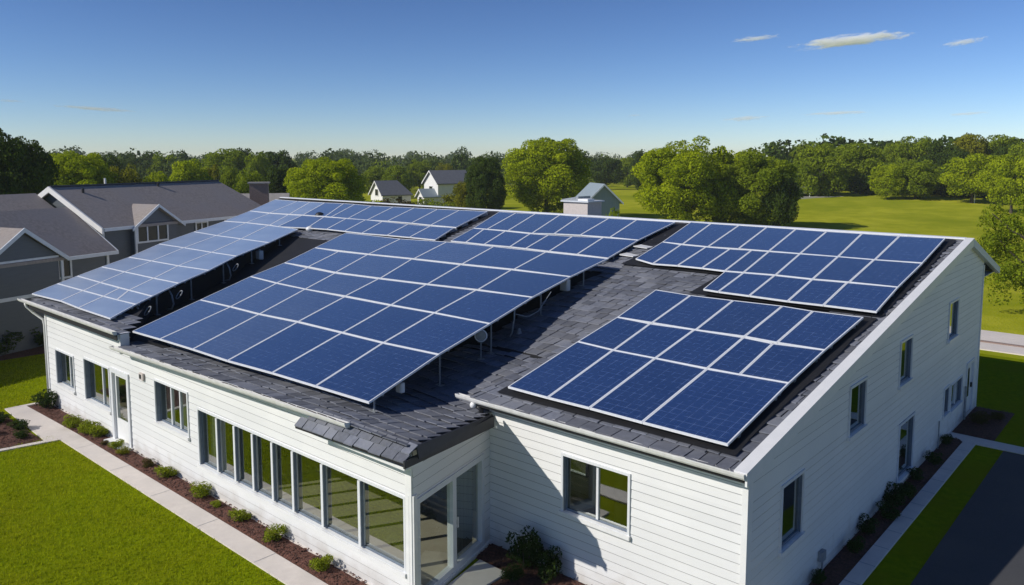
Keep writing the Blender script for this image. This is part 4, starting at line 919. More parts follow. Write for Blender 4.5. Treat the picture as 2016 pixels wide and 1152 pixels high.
for z in (4.0,2.42): b.hexa([L(-1.5,0.305,z-0.1),L(1.86,0.305,z-0.1),L(1.86,0.34,z-0.1),L(-1.5,0.34,z-0.1),L(-1.5,0.305,z+0.06),L(1.86,0.305,z+0.06),L(1.86,0.34,z+0.06),L(-1.5,0.34,z+0.06)])
b.build('band_board', M['grey_trim'], gw)
verge(nh, L(4.96,0.40,3.95), L(4.96,-2.88,6.02), NU, 0.16, 0.05)
verge(nh, L(4.98,-0.5,5.0), L(4.98,-4.19,7.02), -NU, 0.30, 0.10, 'white_wall'); verge(nh, L(4.98,-4.192,7.02), L(4.98,-7.9,5.0), -NU, 0.30, 0.10, 'white_wall')
# gutters, corners and downpipes
b = MB()
for u0,u1,n,z in ((-9.5,-1.7,0.40,3.93),(2.2,4.95,0.40,3.93),(5.0,6.8,-0.53,4.99),(10.0,17.6,-0.53,4.99)):
    b.hexa([L(u0,n,z-0.16),L(u1,n,z-0.16),L(u1,n+0.09,z-0.16),L(u0,n+0.09,z-0.16),L(u0,n,z),L(u1,n,z),L(u1,n+0.09,z),L(u0,n+0.09,z)])
b.build('gutter', M['grey_trim'], nh)
for u,n,z1 in ((4.66,0.02,3.8),(1.98,0.32,3.8),(5.28,-0.97,4.85),(6.98,-0.66,4.85)):
    b = MB(); b.hexa([L(u-0.06,n-0.01,0),L(u+0.06,n-0.01,0),L(u+0.06,n+0.07,0),L(u-0.06,n+0.07,0),L(u-0.06,n-0.01,z1),L(u+0.06,n-0.01,z1),L(u+0.06,n+0.07,z1),L(u-0.06,n+0.07,z1)]); b.build('downpipe', M['grey_trim'], nh)
# upper bay with its own gable
b = MB(); b.hexa([L(6.95,-0.68,0),L(9.75,-0.68,0),L(9.75,-1.01,0),L(6.95,-1.01,0),L(6.95,-0.68,4.95),L(9.75,-0.68,4.95),L(9.75,-1.01,4.95),L(6.95,-1.01,4.95)]); b.prism([L(6.95,-0.68,4.95),L(9.75,-0.68,4.95),L(8.35,-0.68,5.85)],-NN*0.3); bay = b.build('bay', M['grey_siding'], nh)
b = MB(); roofslab(b, L(10.05,-0.4,4.86), L(10.05,-0.8,4.86), L(8.35,-2.3,6.0), L(8.35,-0.4,6.0), 0.1); roofslab(b, L(8.346,-0.4,6.0), L(8.346,-2.3,6.0), L(6.65,-0.8,4.86), L(6.65,-0.4,4.86), 0.1); b.build('bay_roof', M['grey_roof'], bay)
verge(bay, L(10.1,-0.395,4.85), L(8.35,-0.395,6.02), NN, 0.15, 0.05); verge(bay, L(8.346,-0.395,6.02), L(6.6,-0.395,4.85), NN, 0.15, 0.05)
def nwin(u0,u1,z0,z1,n,mulls,label=None):
    w_ = MB(); t=0.09
    for (a,e,c,d) in ((u0-t,u1+t,z1,z1+t),(u0-t,u1+t,z0-t,z0),(u0-t,u0,z0,z1),(u1,u1+t,z0,z1)): w_.hexa([L(a,n,c),L(e,n,c),L(e,n+0.06,c),L(a,n+0.06,c),L(a,n,d),L(e,n,d),L(e,n+0.06,d),L(a,n+0.06,d)])
    o = w_.build('window', M['grey_trim'], nh)
    g_ = MB(); g_.face([L(u0,n+0.012,z0),L(u1,n+0.012,z0),L(u1,n+0.012,z1),L(u0,n+0.012,z1)]); g_.build('pane', M['dark_glass'], o)
    for m_ in mulls:
        k_ = MB(); k_.hexa([L(m_-0.04,n+0.014,z0),L(m_+0.04,n+0.014,z0),L(m_+0.04,n+0.05,z0),L(m_-0.04,n+0.05,z0),L(m_-0.04,n+0.014,z1),L(m_+0.04,n+0.014,z1),L(m_+0.04,n+0.05,z1),L(m_-0.04,n+0.05,z1)]); k_.build('mullion', M['grey_trim'], o)
    if label: o['label'] = label
nwin(7.15,9.05,4.10,4.93,-0.675,[7.75,8.45],'three light window in the upper bay')
nwin(2.06,2.62,2.98,3.76,0.004,[])
nwin(11.5,12.3,4.1,4.72,-0.995,[11.9])
b = MB()
for u,n,z in ((6.4,-3.6,6.72),(11.6,-3.9,6.86)): b.tube([L(u,n,z-0.1),L(u,n,z+0.18)],0.07,8)
b.build('roof_vent', M['black'], mroof)
b = MB(); b.tube([L(8.6,-4.6,6.7),L(8.6,-4.6,7.35)],0.06,8); b.build('flue_pipe', M['gutter'], mroof)
b = MB(); b.hexa([L(0.2,-1.2,4.95),L(0.6,-1.2,4.95),L(0.6,-1.4,5.1),L(0.2,-1.4,5.1),L(0.2,-1.2,5.05),L(0.6,-1.2,5.05),L(0.6,-1.4,5.2),L(0.2,-1.4,5.2)]); b.build('skylight', M['gutter'], nh)
# low building with the brick chimney behind
def campoint(px, d):
    """ground point at horizontal distance d on the bearing of photo column px"""
    a = math.atan2(px-1008.0, 1554.0); az = -YAW + a
    return Vector((d*math.sin(az), d*math.cos(az), 0))
c = campoint(510,58)
def obox(b, c, ax, x0,x1,y0,y1,z0,z1):
    ax = Vector(ax).normalized(); ay = Vector((-ax.y,ax.x,0))
    def P(x,y,z): q = c+ax*x+ay*y; return (q.x,q.y,z)
    b.hexa([P(x0,y0,z0),P(x1,y0,z0),P(x1,y1,z0),P(x0,y1,z0),P(x0,y0,z1),P(x1,y0,z1),P(x1,y1,z1),P(x0,y1,z1)])
cax = Vector((math.cos(YAW),math.sin(YAW),0))
rot = lambda v,a: Vector((v.x*math.cos(a)-v.y*math.sin(a), v.x*math.sin(a)+v.y*math.cos(a),0))
low = empty('low_building', (c.x,c.y,0), 'low pale roofed building with a brick chimney beyond the grey house', 'building')
ax = rot(cax, R(14))
b = MB(); obox(b, c, ax, -3.2,1.6,-0.3,4.5,0,4.3); b.build('wall', M['white_wall'], low)
b = MB()
ay_ = Vector((-ax.y,ax.x,0))
def Q(x,y,z): q = c+ax*x+ay_*y; return (q.x,q.y,z)
roofslab(b, Q(-3.5,-0.8,4.3), Q(1.9,-0.8,4.3), Q(1.9,2.0,5.9), Q(-3.5,2.0,5.9)); roofslab(b, Q(-3.5,2.003,5.9), Q(1.9,2.003,5.9), Q(1.9,4.8,4.3), Q(-3.5,4.8,4.3)); b.build('roof', M['light_roof'], low)
b = MB(); obox(b, c, ax, -0.62,0.60,-1.35,-0.31,0,6.70); chm = b.build('chimney', M['brick'], low)
b = MB(); obox(b, c, ax, -0.72,0.70,-1.45,-0.21,6.701,6.80); b.build('chimney_cap', M['light_roof'], chm)

# ------------------------------------------------------------------ distant houses
def gable_house(name, c, ang, Ln, Wd, he, hr, label, cat='house', wallm='white_wall', roofm='slate_roof', wins=(), hip=0.0, over=0.3, trim='white_wall'):
    root = empty(name, (c.x,c.y,0), label, cat)
    ax = rot(cax, ang); ay = Vector((-ax.y,ax.x,0))
    def P(x,y,z): q = c+ax*x+ay*y; return (q.x,q.y,z)
    b = MB(); b.hexa([P(-Ln/2,-Wd/2,0),P(Ln/2,-Wd/2,0),P(Ln/2,Wd/2,0),P(-Ln/2,Wd/2,0),P(-Ln/2,-Wd/2,he),P(Ln/2,-Wd/2,he),P(Ln/2,Wd/2,he),P(-Ln/2,Wd/2,he)])
    b.prism([P(-Ln/2,-Wd/2,he),P(-Ln/2,0,hr-0.12),P(-Ln/2,Wd/2,he)], ax*0.2)
    if not hip: b.prism([P(Ln/2,-Wd/2,he),P(Ln/2,0,hr-0.12),P(Ln/2,Wd/2,he)], -ax*0.2)
    b.build('wall', M[wallm], root)
    b = MB(); o = over; sl = (hr-he)/(Wd/2)
    roofslab(b, P(-Ln/2-o,-Wd/2-o,he-o*sl), P(Ln/2+o,-Wd/2-o,he-o*sl), P(Ln/2+o-hip,0,hr), P(-Ln/2-o,0,hr)); roofslab(b, P(-Ln/2-o,0.004,hr), P(Ln/2+o-hip,0.004,hr), P(Ln/2+o,Wd/2+o,he-o*sl), P(-Ln/2-o,Wd/2+o,he-o*sl))
    if hip: b.prism([P(Ln/2+o+0.003,-Wd/2-o,he-o*sl),P(Ln/2+o+0.003,Wd/2+o,he-o*sl),P(Ln/2+o-hip+0.003,0,hr)],(0,0,-0.14))
    b.build('roof', M[roofm], root)
    b = MB()
    for s in (-1,1):
        p0 = Vector(P(-Ln/2-o-0.01, s*(Wd/2+o), he-o*sl)); p1 = Vector(P(-Ln/2-o-0.01, 0.0, hr)); ou = -ax*0.05
        b.hexa([p0-Vector((0,0,.2)),p1-Vector((0,0,.2)),p1-Vector((0,0,.2))+ou,p0-Vector((0,0,.2))+ou,p0,p1,p1+ou,p0+ou])
    b.build('verge_board', M[trim], root)
    for (face, a0, a1, z0, z1) in wins:
        f = MB(); g = MB(); 
        if face == 'front':
            f.hexa([P(a0-.1,-Wd/2-.06,z0-.1),P(a1+.1,-Wd/2-.06,z0-.1),P(a1+.1,-Wd/2+.02,z0-.1),P(a0-.1,-Wd/2+.02,z0-.1),P(a0-.1,-Wd/2-.06,z1+.1),P(a1+.1,-Wd/2-.06,z1+.1),P(a1+.1,-Wd/2+.02,z1+.1),P(a0-.1,-Wd/2+.02,z1+.1)])
            g.face([P(a0,-Wd/2-.065,z0),P(a1,-Wd/2-.065,z0),P(a1,-Wd/2-.065,z1),P(a0,-Wd/2-.065,z1)])
        else:
            x = -Ln/2
            f.hexa([P(x-.06,a0-.1,z0-.1),P(x-.06,a1+.1,z0-.1),P(x+.02,a1+.1,z0-.1),P(x+.02,a0-.1,z0-.1),P(x-.06,a0-.1,z1+.1),P(x-.06,a1+.1,z1+.1),P(x+.02,a1+.1,z1+.1),P(x+.02,a0-.1,z1+.1)])
            g.face([P(x-.065,a0,z0),P(x-.065,a1,z0),P(x-.065,a1,z1),P(x-.065,a0,z1)])
        w = f.build('window', M['trim'], root); g.build('pane', M['dark_glass'], w)
    return root, P
D1 = 125.0
gable_house('small_house', campoint(768,D1+2), R(34), 4.9, 4.4, 2.9, 4.85, 'small white house with slate grey roof and hipped end, beyond the ridge', wins=(('end',-0.7,0.4,2.5,3.5),('front',0.2,0.9,1.4,2.4)), hip=1.6)
gable_house('white_house', campoint(884,D1+3), R(32), 6.6, 5.0, 4.6, 6.45, 'larger white house with grey gabled roof partly behind a dark tree', wins=(('end',-0.6,0.5,2.9,3.9),('front',-2.0,-1.0,1.2,2.2),('front',0.6,1.8,2.6,3.8)))
gable_house('annex', campoint(842,D1), R(32), 2.6, 2.4, 2.6, 3.6, 'small pale annex at the left of the larger white house', 'annex', wins=(('end',-0.5,0.5,1.4,2.3),), roofm='blue_grey')
gable_house('grey_shed', campoint(1176,82), R(103), 4.0, 3.5, 4.2, 5.85, 'blue grey gabled shed behind the roof chimney', 'shed', wallm='blue_grey', roofm='blue_grey', trim='grey_trim')
# pale trailer under the trees on the right and a van by the small house
def trailer(c, ang, Ln, W_, h, label, name='trailer', cat='trailer', m='white_wall'):
    root = empty(name, (c.x,c.y,gheight(c.x,c.y)), label, cat); ax = rot(cax, ang); z0 = gheight(c.x,c.y)
    b = MB(); obox(b, c, ax, -Ln/2,Ln/2,-W_/2,W_/2,z0+0.5,z0+h); b.build('body', M[m], root, bevel=0.12)
    b = MB(); obox(b, c, ax, -Ln/2+0.3,Ln/2-0.3,-W_/2-0.01,-W_/2+0.02,z0+h*0.62,z0+h*0.82); b.build('window', M['dark_glass'], root)
    for s in (-0.28,0.28):
        b = MB(); q = c+ax*(s*Ln); n_ = Vector((-ax.y,ax.x,0)); a0 = q-n_*(W_/2+0.05); a1 = q+n_*(W_/2+0.05); b.tube([(a0.x,a0.y,z0+0.32),(a1.x,a1.y,z0+0.32)],0.32,14); b.build('wheel', M['black'], root)
trailer(campoint(1572,146), R(4), 5.2, 2.2, 1.75, 'long white trailer parked under the trees at the edge of field')
trailer(campoint(731,118), R(60), 3.6, 1.8, 1.9, 'white van parked in front of the small white house', 'van', 'van')
for i,(px,d,h) in enumerate(((1597,144,0.9),(1612,146,1.6),(1924,140,1.3))):
    c = campoint(px,d); z = gheight(c.x,c.y); b = MB()
    b.tube([(c.x,c.y,z-0.05),(c.x,c.y,z+h)],0.07,6)
    o = b.build('marker_post', M['white_wall'] if i != 1 else M['bark'])
    tag(o, ['short white marker post beside the trailer','dark wooden post right of the trailer','white post under the rightmost trees'][i], 'post', None)
# sprawling low path strip by the trailer
c = campoint(1600,143)
b = MB(); obox(b, c, rot(cax,R(12)), -5,7,-0.35,0.35,gheight(c.x,c.y)-0.4,gheight(c.x,c.y)+0.25); tag(b.build('far_path', M['concrete']), kind='structure')

# ------------------------------------------------------------------ vegetation
def leaves(rng, P, Nr, size, jit=0.75, wr=0.75):
    """array of leaf-clump quads at points P with normals around Nr"""
    n = len(P)
    nn = Nr + jit*rng.normal(size=(n,3)); nn /= np.linalg.norm(nn,axis=1)[:,None]
    t = rng.normal(size=(n,3)); t -= nn*np.sum(t*nn,axis=1)[:,None]; t /= np.linalg.norm(t,axis=1)[:,None]
    s = np.cross(nn,t); sz = (size*(0.6+0.8*rng.random(n)))[:,None]
    a = P - t*sz*0.55; c = P + t*sz*0.55
    b = P + s*sz*wr*0.5 + t*sz*0.08*rng.normal(size=(n,1)) - nn*sz*0.12; d = P - s*sz*wr*0.5 + t*sz*0.08*rng.normal(size=(n,1)) - nn*sz*0.12
    return np.stack([a,b,c,d],axis=1).reshape(-1,3)
def crown_points(rng, n, nlobe, zc=0.57, rz=0.42, rx=0.46, lr=(0.10,0.20), cone=0.0, inner=0.12):
    d = rng.normal(size=(nlobe,3)); d /= np.linalg.norm(d,axis=1)[:,None]
    f = 0.42 + 0.48*rng.random(nlobe)**0.7
    push = rng.random(nlobe) < 0.2; f = np.where(push, np.minimum(f*1.16, 0.93), f)
    C = d*f[:,None]*np.array([rx,rx,rz]); C[:,2] += zc
    if cone: C[:,:2] *= (1 - cone*np.clip((C[:,2]-zc)/rz,-0.6,1))[:,None]
    r = lr[0]+(lr[1]-lr[0])*rng.random(nlobe); r = np.where(push, r*0.72, r)
    w = r**2/np.sum(r**2); k = rng.choice(nlobe, size=n, p=w)
    u = rng.normal(size=(n,3)); u[:,2] += 0.25; u /= np.linalg.norm(u,axis=1)[:,None]
    rad = r[k]*(0.55+0.5*rng.random(n)**0.5)
    P = C[k] + u*rad[:,None]*np.array([1.05,1.05,0.85])
    out = (P-np.array([0,0,zc]))/np.array([rx,rx,rz]); out /= (np.linalg.norm(out,axis=1)[:,None]+1e-6)
    return P, 0.75*u+0.35*out
def quad_mesh(name, V, m):
    me = bpy.data.meshes.new(name); n = len(V)//4
    me.vertices.add(len(V)); me.vertices.foreach_set('co', V.astype(np.float32).ravel())
    me.loops.add(n*4); me.loops.foreach_set('vertex_index', np.arange(n*4,dtype=np.int32))
    me.polygons.add(n); me.polygons.foreach_set('loop_start', np.arange(0,n*4,4,dtype=np.int32)); me.polygons.foreach_set('loop_total', np.full(n,4,dtype=np.int32))
    me.update(calc_edges=True); me.materials.append(m); return me
def trunk_mesh(seed, hmax=0.72, r0=0.028, nb=7):
    r = random.Random(seed); b = MB()
    b.tube([(0,0,-0.01),(0.006,0.004,0.12),(-0.01,0.006,0.32),(0.0,0.0,hmax)], r0, 8, r0*0.35)
    for i in range(nb):
        z = 0.16+0.45*i/nb; a = i*2.4+r.random(); l = 0.22+0.14*r.random()
        b.tube([(0,0,z),(math.cos(a)*l*0.5,math.sin(a)*l*0.5,z+0.09),(math.cos(a)*l,math.sin(a)*l,z+0.22)], r0*0.5, 5, r0*0.12)
    me = bpy.data.meshes.new('trunk'); me.from_pydata(b.v,[],b.f); me.materials.append(M['bark']); me.update(); return me
TR = [trunk_mesh(i) for i in range(3)]
def mk(seed, n, nl, leaf, **k):
    rng = np.random.default_rng(seed); P, Nr = crown_points(rng, n, nl, **k); return quad_mesh('crown', leaves(rng,P,Nr,leaf), M['leaf_mid'])
HERO = [mk(101,56000,170,0.0185,zc=0.51,rz=0.48,lr=(0.05,0.12)), mk(102,56000,180,0.0185,zc=0.50,rz=0.49,lr=(0.05,0.12)), mk(103,50000,150,0.019,zc=0.49,rz=0.49,lr=(0.05,0.13))]
SPARSE = mk(150,20000,110,0.017,zc=0.48,rz=0.49,lr=(0.05,0.11))
MID = [mk(201,15000,90,0.031,zc=0.51,rz=0.48,lr=(0.07,0.15)), mk(202,15000,100,0.031,zc=0.50,rz=0.48,lr=(0.07,0.15)), mk(203,15000,84,0.031,zc=0.48,rz=0.49,cone=0.25,lr=(0.07,0.16)), mk(204,15000,104,0.031,zc=0.49,rz=0.50,rx=0.44,lr=(0.06,0.14))]
FAR = [mk(301,2600,34,0.075,zc=0.5,rz=0.48,lr=(0.14,0.22)), mk(302,2600,38,0.075,zc=0.5,rz=0.48,lr=(0.13,0.21)), mk(303,2600,30,0.075,zc=0.49,rz=0.49,lr=(0.14,0.22))]
def tree(px, top, w, d, meshes, leaf, label, name='broadleaf_tree', group=None, base=0.0, lean=0.0):
    c = campoint(px, d); z = gheight(c.x,c.y)-0.05
    h = CAM_H + (310-top)*d/1554.0 - z; wm = w*d/1554.0
    root = empty(name, (c.x,c.y,z), label, 'tree', group, rz=rnd.random()*6.28)
    root.scale = (wm*rnd.uniform(0.92,1.10), wm*rnd.uniform(0.92,1.10), h); root.rotation_euler[1] = lean
    me = meshes[rnd.randrange(len(meshes))]
    o = bpy.data.objects.new('crown', me); COL.objects.link(o); o.parent = root
    o.material_slots[0].link = 'OBJECT'; o.material_slots[0].material = M[leaf]
    t = bpy.data.objects.new('trunk', TR[rnd.randrange(3)]); COL.objects.link(t); t.parent = root
    return root
G1 = 'trees behind the grey house'; G2 = 'trees along the far field edge'
# left side
tree(8,244,160,72,HERO,'leaf_dark','tall dark green tree at the left edge behind the grey house')
tree(142,292,158,96,HERO,'leaf_bright','wide yellow green tree behind the grey house gable apex')
tree(207,300,70,130,MID,'leaf_dark','dark tree behind and right of the wide yellow green tree')
tree(78,303,60,140,MID,'leaf_mid','mid green tree between the tall dark tree and wide yellow green tree')
tree(238,318,90,100,MID,'leaf_olive','rounded olive tree right of the wide yellow green tree')
tree(304,331,66,100,MID,'leaf_bright','small yellow green tree above the middle of grey house ridge')
tree(372,307,98,108,MID,'leaf_bright','domed yellow green tree left of the brick chimney')
tree(418,318,50,118,MID,'leaf_olive','narrow olive tree beside the domed yellow green tree')
tree(442,290,100,165,MID,'leaf_mid','tall mid green tree in the far clump above the grey roof end')
tree(472,288,70,170,MID,'leaf_dark','dark tree crowning the far clump above the grey roof end')
tree(505,296,60,150,MID,'leaf_mid','mid green tree behind the brick chimney, at left')
tree(548,292,84,160,MID,'leaf_dark','tall dark round tree far behind the brick chimney')
tree(450,322,46,112,MID,'leaf_mid','small round mid green tree left of the green tree at chimney')
tree(488,329,76,98,MID,'leaf_mid','green tree directly left of the brick chimney')
tree(545,320,76,102,MID,'leaf_dark','dark tree right of the brick chimney')
tree(640,303,160,92,HERO,'leaf_bright','broad yellow green tree behind the left end of ridge')
tree(322,302,56,210,FAR,'leaf_mid','rounded far tree above the small yellow green tree')
tree(362,297,34,240,FAR,'leaf_dark','small dark far tree top above the domed yellow green tree')
tree(290,299,40,250,FAR,'leaf_dark','dark far tree above the rounded olive tree')
tree(252,300,46,250,FAR,'leaf_dark','far dark tree left of the dark far pair')
# behind the small houses
tree(735,324,64,172,MID,'leaf_mid','mid green tree directly behind the small white house, at left')
tree(782,322,66,165,MID,'leaf_mid','mid green round tree directly behind the small white house, at right')
tree(826,312,64,190,MID,'leaf_mid','mid green tree behind and between the two white houses')
tree(846,336,40,150,MID,'leaf_dark','dark tree in the gap between the two white houses')
tree(876,318,44,185,MID,'leaf_olive','olive tree above the gable of the larger white house')
tree(905,302,44,200,FAR,'leaf_dark','dark tree rising over the larger white house roof')
tree(955,301,96,102,HERO,'leaf_dark','dark green tree between the larger white house and the big bright tree')
tree(918,352,56,108,MID,'leaf_olive','olive bush-like tree at the foot of the dark green tree')
tree(1077,263,206,108,[HERO[0]],'leaf_bright','big bright green tree behind the middle of the roof ridge')
tree(1193,309,70,205,MID,'leaf_dark','dark tree right of the big bright tree')
tree(1236,306,60,225,MID,'leaf_mid','mid green tree at the far edge of the meadow gap')
tree(1264,293,48,195,MID,'leaf_dark','dark brownish tree left of the large right hand tree pair')
# right pair
tree(1345,266,190,97,[HERO[1]],'leaf_bright','large bright green tree behind the right half of ridge')
tree(1432,282,120,99,MID,'leaf_bright','bright tree between the large bright tree and its dark neighbour')
tree(1490,288,170,98,[HERO[2]],'leaf_mid','broad shaded green tree right of the large bright green tree')
tree(1540,330,80,96,MID,'leaf_dark','low dark tree at the right foot of the broad shaded tree')
# field edge
for px,top,w,d,me,lf,lab in (
 (1522,284,50,230,FAR,'leaf_mid','far green tree top just right of the broad shaded tree'),
 (1560,290,60,200,MID,'leaf_olive','olive tree behind the white trailer'),
 (1582,276,64,190,MID,'leaf_mid','tall green tree behind the white trailer'),
 (1612,279,96,146,MID,'leaf_mid','large mid green tree right of the white trailer'),
 (1650,300,60,165,MID,'leaf_dark','dark recessed tree right of the large mid green tree'),
 (1688,281,92,156,MID,'leaf_mid','full green tree left of the small leaning yellow tree'),
 (1722,285,56,185,MID,'leaf_dark','dark tree behind the small leaning yellow tree'),
 (1750,317,66,142,[MID[1]],'leaf_bright','small leaning yellow green tree at the field edge'),
 (1757,283,70,180,MID,'leaf_mid','tall green tree behind the small leaning yellow tree'),
 (1800,269,92,172,MID,'leaf_mid','tall broad tree right of the small leaning tree'),
 (1806,312,86,143,MID,'leaf_mid','low branching green tree right of the small leaning tree'),
 (1850,278,84,165,MID,'leaf_dark','dark tall tree left of the rounded olive field tree'),
 (1880,290,70,160,MID,'leaf_dark','dark tree behind the rounded olive field tree, at left'),
 (1904,264,86,168,MID,'leaf_olive','highest olive tree of the right tree line'),
 (1918,300,110,140,MID,'leaf_bright','rounded yellow olive field tree with a visible trunk'),
 (1960,268,84,172,MID,'leaf_mid','tall tree behind the rightmost front tree'),
 (1990,282,70,165,MID,'leaf_dark','dark tall tree near the right edge of tree line'),
 (1998,302,92,128,MID,'leaf_bright','yellow green front tree at the right edge of field'),
 (2035,280,90,160,MID,'leaf_mid','tree cut by the right edge of view, in tree line')):
    tree(px,top,w,d,me,lf,lab,group=G2)
bt = tree(2050,350,215,50,[SPARSE],'leaf_mid','low spreading tree by the road behind the back corner of white building')
# far woods, one mass
def far_wood(name, spans, n, leaf, seed, label):
    rng = np.random.default_rng(seed); V = []
    for (p0,p1,d0,d1,h0,h1,cnt) in spans:
        for i in range(cnt):
            px = p0+(p1-p0)*rng.random(); d = d0+(d1-d0)*rng.random(); c = campoint(px,d); h = h0+(h1-h0)*rng.random(); w = h*(0.85+0.5*rng.random())
            P, Nr = crown_points(rng, n, 16, lr=(0.16,0.26), zc=0.5, rz=0.48)
            q = leaves(rng, P*np.array([w,w,h]), Nr, 0.085*h); V.append(q+np.array([c.x,c.y,gheight(c.x,c.y)-0.3]))
    me = quad_mesh(name, np.concatenate(V), M[leaf]); o = bpy.data.objects.new(name, me); COL.objects.link(o)
    return tag(o, label, 'wood', kind='stuff')
far_wood('far_wood', [(-150,1250,260,420,9.0,11.5,95),(-200,2200,420,800,10.5,14.0,120),(560,990,185,260,7.5,9.5,26),(40,560,175,260,7.5,9.5,26)], 420, 'leaf_far', 41, 'distant dark green wood along the horizon')
far_wood('far_wood', [(1510,2120,178,260,10.5,13.0,42),(1160,1280,235,330,7.5,9.5,12)], 700, 'leaf_dark', 42, 'dark wood behind the right tree line')
far_wood('far_wood', [(-120,1260,200,300,6.5,9.0,34)], 600, 'leaf_mid', 43, 'mid green wood in front of the horizon wood')

rng_ = np.random.default_rng(77); V = []
for i in range(150):
    px = 1500+640*rng_.random(); d = 150+34*rng_.random(); c = campoint(px,d); h = 3.0+3.5*rng_.random(); w = h*(1.2+0.8*rng_.random())
    P, Nr = crown_points(rng_, 420, 14, lr=(0.16,0.28), zc=0.42, rz=0.5); V.append(leaves(rng_, P*np.array([w,w,h]), Nr, 0.11*h)+np.array([c.x,c.y,gheight(c.x,c.y)-0.3]))
me = quad_mesh('undergrowth', np.concatenate(V), M['leaf_dark']); ug = bpy.data.objects.new('undergrowth', me); COL.objects.link(ug)
tag(ug, 'dark undergrowth below the trees along the far field edge', 'undergrowth', kind='stuff')
# grass tufts on the mown lawn
rng_ = np.random.default_rng(5); nT = 120000
gx = -40+28*rng_.random(nT)**0.8; gy = 3.0+9.5*rng_.random(nT)
ok = ((gy < 8.12)&(gx > -25.9)) | ((gx < -30.0)&(gx>-37.3)&(gy > 6)) ; ok &= gx < -11.0
gx, gy = gx[ok], gy[ok]; n_ = len(gx); a_ = rng_.random(n_)*6.283; hh = 0.025+0.03*rng_.random(n_); ww = 0.006+0.009*rng_.random(n_)
dx, dy = np.cos(a_), np.sin(a_); lx = (rng_.random(n_)-0.5)*0.05; ly = (rng_.random(n_)-0.5)*0.05
Z0 = np.full(n_,0.012)
V = np.stack([np.stack([gx-dx*ww,gy-dy*ww,Z0],1),np.stack([gx+dx*ww,gy+dy*ww,Z0],1),np.stack([gx+lx+dx*ww*0.4,gy+ly+dy*ww*0.4,Z0+hh],1),np.stack([gx+lx-dx*ww*0.4,gy+ly-dy*ww*0.4,Z0+hh],1)],axis=1).reshape(-1,3)
me = quad_mesh('lawn_blades', V, M['grass_blade']); gb = bpy.data.objects.new('lawn_blades', me); COL.objects.link(gb)
tag(gb, 'short mown grass blades on the front lawn', 'grass', kind='stuff')

# shrubs
SH = []
for s in range(4):
    rng = np.random.default_rng(500+s); P, Nr = crown_points(rng, 1500, 22, zc=0.45, rz=0.42, rx=0.42, lr=(0.12,0.26)); P[:,2] = np.maximum(P[:,2],0.02)
    SH.append(quad_mesh('foliage', leaves(rng,P,Nr,0.085,jit=0.9,wr=0.5), M['leaf_shrub']))
b_ = MB()
for i in range(6): a = i*1.05; b_.tube([(0,0,0),(0.12*math.cos(a),0.12*math.sin(a),0.22),(0.26*math.cos(a),0.26*math.sin(a),0.55)],0.02,5,0.008)
STEM = bpy.data.meshes.new('stem'); STEM.from_pydata(b_.v,[],b_.f); STEM.materials.append(M['bark']); STEM.update()
GF = 'shrubs in the front mulch bed'
def shrub(x, y, w, h, leaf, label, group, z=0.03):
    if group == GF: w, h = w*0.9, h*0.88
    root = empty('shrub', (x,y,z), label, 'shrub', group, rz=rnd.random()*6.28); root.scale = (w,w,h)
    o = bpy.data.objects.new('foliage', SH[rnd.randrange(4)]); COL.objects.link(o); o.parent = root
    o.material_slots[0].link = 'OBJECT'; o.material_slots[0].material = M[leaf]
    s = bpy.data.objects.new('stem', STEM); COL.objects.link(s); s.parent = root
    return root
for x,y,w,h,lf,lab in ((-28.95,8.92,0.85,0.85,'leaf_shrub_dark','dark green shrub at the foot of the corner downpipe'),
 (-26.2,8.83,0.72,0.52,'leaf_shrub','round light green shrub under the window nearest the corner'),
 (-25.3,8.95,0.70,0.55,'leaf_shrub','light green shrub left of the front door, paired with a taller one'),
 (-24.75,9.0,0.68,0.56,'leaf_shrub','light green shrub nearest the left side of front door step'),
 (-23.3,8.98,0.5,0.42,'leaf_shrub','small light shrub right of the front door step'),
 (-22.7,8.9,0.42,0.30,'leaf_olive','small olive plant after the shrub beside the door step'),
 (-21.3,8.98,0.40,0.30,'leaf_brown','little brownish plant below the three light window'),
 (-20.2,8.97,0.62,0.46,'leaf_shrub','light green shrub between the three light window and window row'),
 (-18.35,8.98,0.66,0.50,'leaf_shrub','light green shrub below the left end of window row'),
 (-17.5,8.95,0.30,0.24,'leaf_shrub','tiny light green plant below the window row'),
 (-16.4,8.96,0.56,0.42,'leaf_shrub','light green shrub below the third window of the row'),
 (-14.95,8.96,0.58,0.46,'leaf_shrub','light green shrub below the fifth window of the row'),
 (-13.1,8.94,0.56,0.48,'leaf_shrub','light green shrub nearest the camera in the front bed'),
 (-23.9,8.85,0.25,0.2,'leaf_brown','tiny brown plant in front of the door step')):
    shrub(x,y,w,h,lf,lab,GF)
GL = 'shrubs in the left path bed'
for x,y,w,h,lf,lab in ((-27.3,7.62,0.6,0.36,'leaf_shrub_dark','low green shrub at the path side of left bed'),(-26.4,7.4,0.5,0.3,'leaf_shrub_dark','low dark shrub at the right corner of left bed'),(-28.5,7.45,0.7,0.4,'leaf_shrub_dark','dark shrub at the top corner of left bed'),(-27.4,6.75,0.6,0.35,'leaf_shrub_dark','dark shrub at the left picture edge in left bed')): shrub(x,y,w,h,lf,lab,GL)
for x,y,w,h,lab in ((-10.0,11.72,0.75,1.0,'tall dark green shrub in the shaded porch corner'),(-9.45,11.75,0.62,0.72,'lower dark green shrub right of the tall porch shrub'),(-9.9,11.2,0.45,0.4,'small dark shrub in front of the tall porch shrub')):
    shrub(x,y,w,h,'leaf_shrub_dark',lab,'shrubs in the porch corner')
